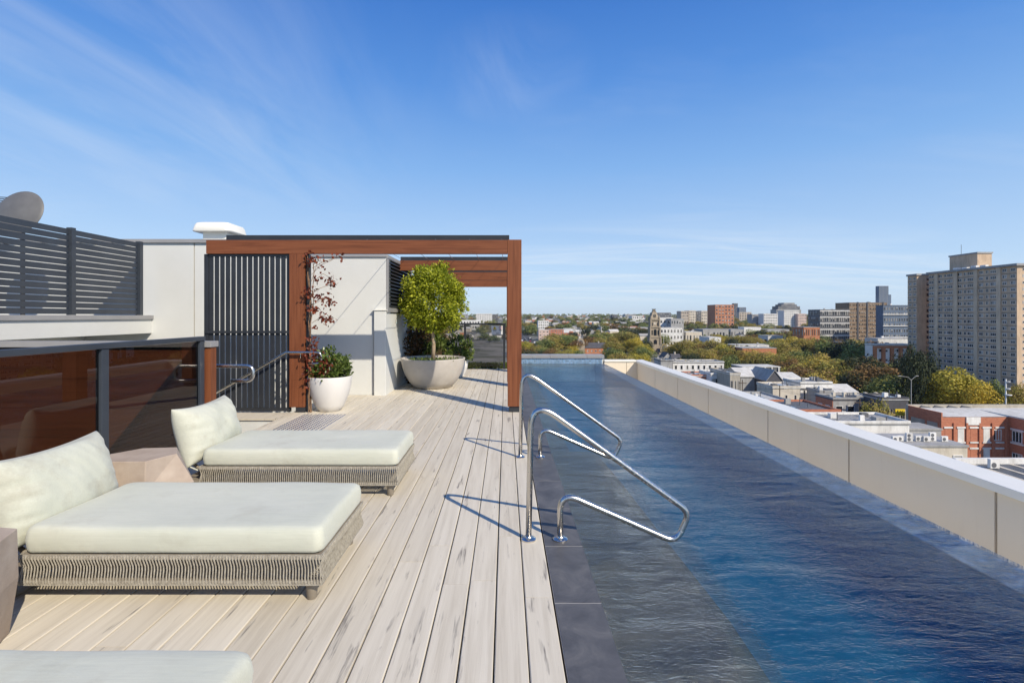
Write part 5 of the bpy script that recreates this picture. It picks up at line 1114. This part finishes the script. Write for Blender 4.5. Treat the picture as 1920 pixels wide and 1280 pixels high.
# ---- roads
def road(name, label, x0, x1, y0, y1, lines=True):
    o = MB(); n = max(2, int((y1 - y0) / 60))
    for k in range(n):
        a, b = y0 + (y1 - y0) * k / n, y0 + (y1 - y0) * (k + 1) / n
        o.quad((x0, a, terr(a) + 0.35), (x1, a, terr(a) + 0.35), (x1, b, terr(b) + 0.35), (x0, b, terr(b) + 0.35))
    r_ = struct(o.build(name, M['asphalt']), label)
    if lines:
        y = y0
        while y < min(y1, 800):
            MB().quad(((x0+x1)/2 - 0.15, y, terr(y) + 0.40), ((x0+x1)/2 + 0.15, y, terr(y) + 0.40), ((x0+x1)/2 + 0.15, y + 6, terr(y + 6) + 0.40), ((x0+x1)/2 - 0.15, y + 6, terr(y + 6) + 0.40)).build('lane_mark', M['line'], r_); y += 14
road('street', 'straight street running away from the pool end', 19, 35, 120, 1500)
road('cross_street', 'street in front of the near shops', 40, 190, 130, 137, False)
FOOT.append((17, 37, 60, 1500)); 
def car_meshes():
    b = MB().prof_x([(-2.1, 0.3), (2.1, 0.3), (2.15, 0.75), (1.2, 0.9), (0.6, 1.42), (-1.1, 1.45), (-1.75, 0.95), (-2.15, 0.85)][::-1], -0.85, 0.85)
    w = MB().prof_x([(0.62, 0.92), (1.08, 0.92), (0.58, 1.36), (-1.05, 1.39), (-1.6, 0.95)][::-1], -0.87, 0.87)
    wh_ = MB().loft([[(e, 0.33 * math.cos(2*math.pi*i/12), 0.33 + 0.33 * math.sin(2*math.pi*i/12)) for i in range(12)] for e in (-0.1, 0.1)])
    return b, w, wh_
cb, cwn, cwh = car_meshes()
paints = [('white', (0.7, 0.7, 0.7)), ('silver', (0.35, 0.36, 0.37)), ('black', (0.015, 0.015, 0.017)), ('red', (0.35, 0.02, 0.02)), ('blue', (0.03, 0.07, 0.22))]
bms = [cb.mesh('body', base_mat('car_' + n, c, 0.25)[0]) for n, c in paints]; wme = cwn.mesh('windows', M['pane']); whm = cwh.mesh('wheel', M['tyre'])
r = random.Random(12); nc = {}
for k in range(20):
    y = 400 + k * 15 + r.uniform(-4, 4); x = r.choice((20.6, 33.4, 24.5, 30)); i = r.randrange(5); n_ = nc.get(i, 0); nc[i] = n_ + 1
    c = thing('car', '%s %s car from the near end of the straight street' % (ORD[n_], paints[i][0]), 'car', (x, y, terr(y) + 0.36), math.pi if x < 27 else 0, 'cars along the straight street')
    link('body', bms[i], c); link('windows', wme, c)
    for a in (-0.8, 0.8):
        for b in (-1.35, 1.35): link('wheel', whm, c, (a, b, 0))

poles = [(PX(px, d_), d_) for px, d_ in ((1392, 150), (1462, 138), (1545, 128), (1612, 116), (1650, 126))]
prev = None
for k, (x, y) in enumerate(poles):
    p_ = thing('power_pole', 'timber power pole with crossarm and wires among the near roofs, %s from the left' % ORD[k], 'power pole', (x, y, -31.3), 0, 'power poles in the near streets')
    MB().tube([(0, 0, 0), (0, 0, 13.5)], [0.17, 0.12], 8).build('pole', M['bark_dark'], p_)
    MB().box(-1.2, 1.2, -0.08, 0.08, 12.4, 12.6).build('crossarm', M['bark_dark'], p_)
    if prev:
        for o_ in (-1.0, 0.0, 1.0):
            dx_, dy_ = prev[0] - x, prev[1] - y
            MB().tube([(o_ + dx_ * q / 8, dy_ * q / 8, 12.65 - 1.0 * (1 - (2 * q / 8 - 1) ** 2)) for q in range(9)], 0.022, 4).build('wire', M['c_dgrey'], p_)
    prev = (x, y)
# ---- trees
def crown_mesh(seed, n, tall=1.0, leafs=0.10, lobes=14):
    g = np.random.default_rng(seed); c = sphere_pts(lobes, g) * (g.uniform(0.25, 0.72, (lobes, 1))); c[:, 2] = c[:, 2] * 0.8 * tall
    rad = g.uniform(0.26, 0.46, lobes); P_, Nn = [], []
    for q, rr in zip(c, rad):
        m = int(n * rr**2 / (rad**2).sum()); u = sphere_pts(m, g); P_.append(q + u * rr * g.uniform(0.75, 1.08, (m, 1)) * np.array([1, 1, 0.85])); Nn.append(u)
    P_ = np.concatenate(P_); Nn = np.concatenate(Nn); lo_, hi_ = np.percentile(P_, 1, axis=0), np.percentile(P_, 99, axis=0); P_ = (P_ - (lo_ + hi_) / 2) / ((hi_ - lo_) / 2); g2 = np.random.default_rng(seed + 1); k = len(P_)
    nn = Nn + g2.normal(0, 0.55, (k, 3)); nn /= np.linalg.norm(nn, axis=1, keepdims=True)
    a = np.cross(nn, g2.normal(0, 1, (k, 3))); a /= np.linalg.norm(a, axis=1, keepdims=True); b = np.cross(nn, a)
    s1 = leafs * g2.uniform(0.6, 1.3, (k, 1)); s2 = leafs * g2.uniform(0.5, 1.0, (k, 1))
    v = np.stack([P_ - a*s1*0.5, P_ - b*s2*0.5, P_ + a*s1*0.5, P_ + b*s2*0.5], 1).reshape(-1, 3)
    me = bpy.data.meshes.new('crown'); me.from_pydata(v.tolist(), [], (np.arange(k)[:, None] * 4 + np.array([[0, 1, 2, 3]])).tolist()); me.materials.append(M['gold']); return me
CR_N = [crown_mesh(100 + k, 4600, 1.0, 0.115, 18) for k in range(5)]
CR_F = [crown_mesh(200 + k, 1300, 1.0, 0.20, 10) for k in range(5)]
tk = MB().tube([(0, 0, -0.08), (0.01, 0, 0.25), (0, 0.01, 0.55), (0.01, 0, 0.85)], [0.045, 0.035, 0.026, 0.012], 8)
for k in range(7):
    a = k * 2.5; tk.tube([(0, 0, 0.32 + 0.05*k), (0.12*math.cos(a), 0.12*math.sin(a), 0.48 + 0.05*k), (0.27*math.cos(a), 0.27*math.sin(a), 0.58 + 0.055*k)], [0.016, 0.011, 0.004], 5)
TRUNK = tk.mesh('trunk', M['bark_dark'], True)
def tree(name, label, x, y, z, h, w, sp, near, seed, group=None):
    r_ = random.Random(seed); t = thing(name, label, 'tree', (x, y, z), r_.uniform(0, 6.28), group)
    k = link('trunk', TRUNK, t); q = min(h, w * 0.95); k.scale = (q, q, h * 0.9)
    c = link('crown', r_.choice(CR_N if near else CR_F), t, (0, 0, h * 0.56)); c.scale = (w * 0.54, w * 0.54 * r_.uniform(0.9, 1.1), h * 0.43)
    c.material_slots[0].link = 'OBJECT'; c.material_slots[0].material = M[sp]; return t
SPN = {'gold': ('plane_tree', 'golden olive plane tree'), 'green': ('leafy_tree', 'mid-green leafy tree'), 'dark_tree': ('evergreen_tree', 'dark evergreen tree'), 'rust': ('autumn_tree', 'rust-brown autumn tree'), 'yellow': ('yellow_tree', 'yellow-leaved tree')}
rows_ = [
 ('in front of the red brick block', [(1022, 636, 12, 36, 'green'), (1040, 631, 14, 44, 'gold'), (1062, 630, 14, 48, 'green'), (1082, 637, 12, 36, 'rust'), (978, 640, 12, 34, 'yellow'), (990, 614, 12, 26, 'green')]),
 ('between the heritage building and the clock tower', [(1150, 640, 12, 34, 'gold'), (1168, 622, 17, 52, 'gold'), (1186, 634, 14, 36, 'yellow'), (1200, 648, 10, 36, 'gold'), (1211, 617, 14, 26, 'dark_tree'), (1130, 634, 12, 34, 'gold'), (1110, 632, 12, 30, 'rust')]),
 ('right behind the clock tower', [(1250, 620, 14, 22, 'rust'), (1273, 618, 15, 28, 'dark_tree'), (1262, 642, 12, 36, 'gold')]),
 ('in the long row behind the white terrace', [(1285, 638, 14, 44, 'gold'), (1308, 640, 14, 46, 'gold'), (1332, 637, 15, 46, 'gold'), (1352, 646, 14, 42, 'yellow'), (1374, 650, 14, 44, 'gold'), (1398, 656, 13, 44, 'gold'), (1422, 660, 13, 46, 'gold'), (1446, 664, 13, 44, 'gold'), (1368, 668, 13, 34, 'green'), (1384, 672, 12, 26, 'dark_tree'), (1300, 655, 11, 40, 'gold'), (1335, 660, 11, 40, 'gold')]),
 ('in the middle distance before the warehouses', [(1343, 628, 12, 24, 'gold'), (1374, 630, 12, 30, 'gold'), (1400, 630, 12, 28, 'gold'), (1430, 630, 12, 30, 'gold'), (1355, 619, 12, 22, 'dark_tree'), (1321, 628, 12, 12, 'green'), (1455, 636, 13, 30, 'gold')]),
 ('in the grove left of the school building', [(1478, 642, 15, 44, 'gold'), (1505, 634, 16, 44, 'gold'), (1532, 630, 15, 40, 'green'), (1556, 640, 17, 50, 'green'), (1598, 622, 17, 46, 'gold'), (1580, 640, 18, 54, 'dark_tree'), (1610, 642, 19, 56, 'green'), (1630, 648, 17, 40, 'green'), (1605, 668, 16, 60, 'dark_tree'), (1645, 676, 15, 46, 'dark_tree'), (1672, 682, 13, 40, 'green')]),
 ('in the big golden clump above the shops', [(1482, 664, 14, 50, 'gold'), (1508, 668, 14, 56, 'gold'), (1535, 664, 15, 60, 'gold'), (1560, 676, 14, 56, 'gold'), (1580, 690, 12, 46, 'gold'), (1520, 684, 11, 50, 'gold')]),
 ('at the foot of the tower', [(1715, 652, 22, 34, 'dark_tree'), (1736, 660, 20, 36, 'dark_tree'), (1692, 668, 17, 40, 'dark_tree'), (1720, 690, 13, 40, 'dark_tree'), (1640, 707, 10, 26, 'gold'), (1660, 712, 10, 26, 'gold')]),
 ('behind the brick warehouse', [(1768, 692, 15, 78, 'yellow'), (1806, 703, 13, 66, 'yellow'), (1738, 706, 12, 54, 'yellow'), (1838, 718, 12, 52, 'yellow'), (1785, 712, 11, 60, 'gold'), (1858, 716, 12, 36, 'green'), (1912, 722, 12, 36, 'gold')]),
 ('among the near roofs', [(1640, 755, 14, 58, 'gold'), (1410, 708, 9, 34, 'dark_tree'), (1406, 730, 7, 38, 'yellow'), (1528, 752, 5, 22, 'green'), (1590, 786, 5, 40, 'rust')]),
]
seed = 0
for where, lst in rows_:
    cnt_ = {}; tot = {}
    for a in lst: tot[a[4]] = tot.get(a[4], 0) + 1
    for a in sorted(lst):
        px, yt, h, wpx, sp = a; seed += 1; d = solve_d(yt, h)
        n_ = cnt_.get(sp, 0); cnt_[sp] = n_ + 1
        nm, desc = SPN[sp]; lab = ('%s %s' % (desc, where)) if tot[sp] == 1 else '%s %s, %s from the left' % (desc, where, ORD[n_])
        tree(nm, lab, PX(px, d), d, terr(d), h, wpx * d / F, sp, True, seed, 'city trees below the terrace')
def clear(x, y, m):
    return all(not (a - m < x < b + m and c - m < y < e + m) for a, b, c, e in FOOT)
r = random.Random(77)
zones = [('low in front of the red brick block', 1006, 1088, 643, 660, 9, 11), ('low by the street end', 960, 1005, 625, 660, 10, 5), ('low around the town hall', 1150, 1215, 640, 666, 10, 7),
         ('filling the gap behind the white terrace', 1270, 1470, 655, 678, 10, 13), ('under the middle distance belt', 1290, 1480, 622, 640, 11, 11), ('deep in the grove by the school', 1470, 1650, 650, 690, 12, 13),
         ('low in the golden clump above the shops', 1470, 1600, 688, 706, 10, 8), ('beside the tower foot', 1660, 1745, 690, 715, 11, 6), ('behind the clock tower gardens', 1100, 1240, 622, 640, 12, 10), ('in the belt right of the white modern buildings', 1285, 1500, 608, 622, 12, 18),
         ('around the middle warehouses', 1280, 1500, 640, 656, 12, 14), ('between the near shops', 1380, 1480, 690, 704, 9, 7), ('before the brick block and dark office', 1470, 1660, 626, 644, 14, 13)]
for where, a0, a1, b0, b1, h0, n0 in zones:
    pts = sorted((a0 + (a1 - a0) * (k + 0.5) / n0 + r.uniform(-4, 4), r.uniform(b0, b1)) for k in range(n0))
    for k, (px, yt) in enumerate(pts):
        h = h0 * r.uniform(0.9, 1.15); d = solve_d(yt, h); sp = r.choice(['gold', 'gold', 'gold', 'green', 'yellow', 'rust', 'dark_tree'] if 'tower foot' not in where else ['dark_tree', 'green'])
        tree(SPN[sp][0], '%s %s, %s from left' % (SPN[sp][1], where, ORD[k]), PX(px, d), d, terr(d), h, h * r.uniform(1.0, 1.35), sp, d < 500, 5000 + int(px), 'city trees below the terrace')
for k in range(14):
    px = 1284 + k * 13 + r.uniform(-3, 3); d = solve_d(603 + r.uniform(-1, 3), 12); sp = r.choice(['gold', 'gold', 'green', 'dark_tree', 'yellow'])
    tree(SPN[sp][0], '%s tree from the left in the far belt below the skyline blocks' % ORD[k], PX(px, d), d, terr(d), 12, r.uniform(12, 17), sp, False, 900 + k, 'far tree belt')
# suburban houses and trees towards the horizon
HW = []
for i, (wl, rf_) in enumerate((('c_white', 'c_terra'), ('c_cream', 'c_roof'), ('c_white', 'c_slate'), ('brick', 'c_wroof'), ('c_pink', 'c_terra'), ('c_cream', 'c_wroof'), ('c_white', 'c_roof'), ('c_grey', 'c_dgrey'))):
    L_, D_, h_, rs = 6 + i % 3, 10, 4 + (i % 2) * 2.5, 2.6
    a = MB().prof_x([(0, 0), (D_, 0), (D_, h_), (D_/2, h_ + rs), (0, h_)], -L_, L_).mesh('wall', M[wl])
    b = MB().prof_x([(-0.4, h_ - 0.2), (D_/2, h_ + rs + 0.05), (D_ + 0.4, h_ - 0.2), (D_ + 0.4, h_ + 0.1), (D_/2, h_ + rs + 0.35), (-0.4, h_ + 0.1)], -L_ - 0.3, L_ + 0.3).mesh('roof', M[rf_])
    HW.append((a, b, (wl, rf_)))
names = {'c_terra': 'terracotta', 'c_roof': 'grey', 'c_slate': 'slate', 'c_wroof': 'pale', 'c_dgrey': 'dark grey'}
wn_ = {'c_white': 'white', 'c_cream': 'cream', 'brick': 'brick', 'c_pink': 'pink', 'c_grey': 'grey'}
placed = 0; tries = 0
while placed < 295 and tries < 9000:
    tries += 1; q = r.uniform(597, 640) if r.random() < 0.8 else r.uniform(594, 600); d = min(3000, solve_d(q, 0)); px = r.uniform(770, 1240) if r.random() < 0.6 else r.uniform(1240, 1720); x = PX(px, d)
    if not clear(x, d, 11 if d > 600 else 8): continue
    if d < 420 and 1000 < px < 1500: continue
    i = r.randrange(8); a, b, (wl, rf_) = HW[i]
    t = thing('house', 'small far-off %s house with %s roof in the suburbs below the skyline' % (wn_[wl], names[rf_]), 'house', (x, d, terr(d) - 0.4), r.choice((0, 0.3, -0.25, 1.57, 1.4)), 'suburban houses with %s walls and %s roofs' % (wn_[wl], names[rf_]))
    link('wall', a, t); link('roof', b, t); placed += 1; FOOT.append((x - 8, x + 8, d - 2, d + 10))
placed = 0; tries = 0
while placed < 298 and tries < 9000:
    tries += 1; q = r.uniform(597, 645); d = min(3000, solve_d(q, 0)) * r.uniform(0.97, 1.03); px = r.uniform(770, 1240) if r.random() < 0.62 else r.uniform(1240, 1720); x = PX(px, d)
    if not clear(x, d, 3): continue
    if d < 430 and 1080 < px < 1480: continue
    h = r.uniform(7, 11) if d < 700 else r.uniform(9, 15); sp = r.choice(['gold', 'green', 'green', 'dark_tree', 'rust', 'gold'])
    tree(SPN[sp][0], 'small far-off %s in the suburbs below the skyline' % SPN[sp][1], x, d, terr(d), h, h * r.uniform(1.1, 1.8), sp, False, 2000 + placed, 'suburban trees: ' + SPN[sp][0]); placed += 1
# the skyline wood on the farthest rise
g = np.random.default_rng(5); V, Fc = [], []
base_v = np.array([v.co[:] for v in CR_F[0].vertices])[:1600]; nq = len(base_v) // 4
for k in range(1500):
    d = g.uniform(1000, 3300); px = g.uniform(700, 1760); s_ = g.uniform(6, 12); off = len(V)
    rot = g.uniform(0, 6.28); c_, s2_ = math.cos(rot), math.sin(rot)
    bv = base_v[: 4 * 220] * np.array([s_, s_, s_ * 0.75]); bv = np.stack([bv[:, 0]*c_ - bv[:, 1]*s2_, bv[:, 0]*s2_ + bv[:, 1]*c_, bv[:, 2]], 1) + np.array([PX(px, d), d, terr(d) + s_ * 0.6])
    V += bv.tolist(); Fc += [(off + 4*q, off + 4*q + 1, off + 4*q + 2, off + 4*q + 3) for q in range(220)]
mb = MB(); mb.v = V; mb.f = Fc; mb.m = [0] * len(Fc)
tag(mb.build('distant_woodland', M['green']), 'hazy mass of distant trees along the horizon', 'woodland', None, 'stuff')

# the air: thin blue haze between the terrace and the skyline
hz = MB().box(-9000, 9000, -60, 6000, -33, 75).build('haze', None)
hz.data.materials.clear(); hm = bpy.data.materials.new('haze'); hm.use_nodes = True; ht = hm.node_tree; ht.nodes.clear()
ho = ht.nodes.new('ShaderNodeOutputMaterial'); hv = ht.nodes.new('ShaderNodeVolumePrincipled'); hv.inputs['Color'].default_value = (0.80, 0.88, 1.0, 1); hv.inputs['Density'].default_value = 0.00005; hv.inputs['Anisotropy'].default_value = 0.2
ht.links.new(hv.outputs[0], ho.inputs['Volume']); hz.data.materials.append(hm); tag(hz, 'thin pale blue haze over the city', 'haze', None, 'stuff')
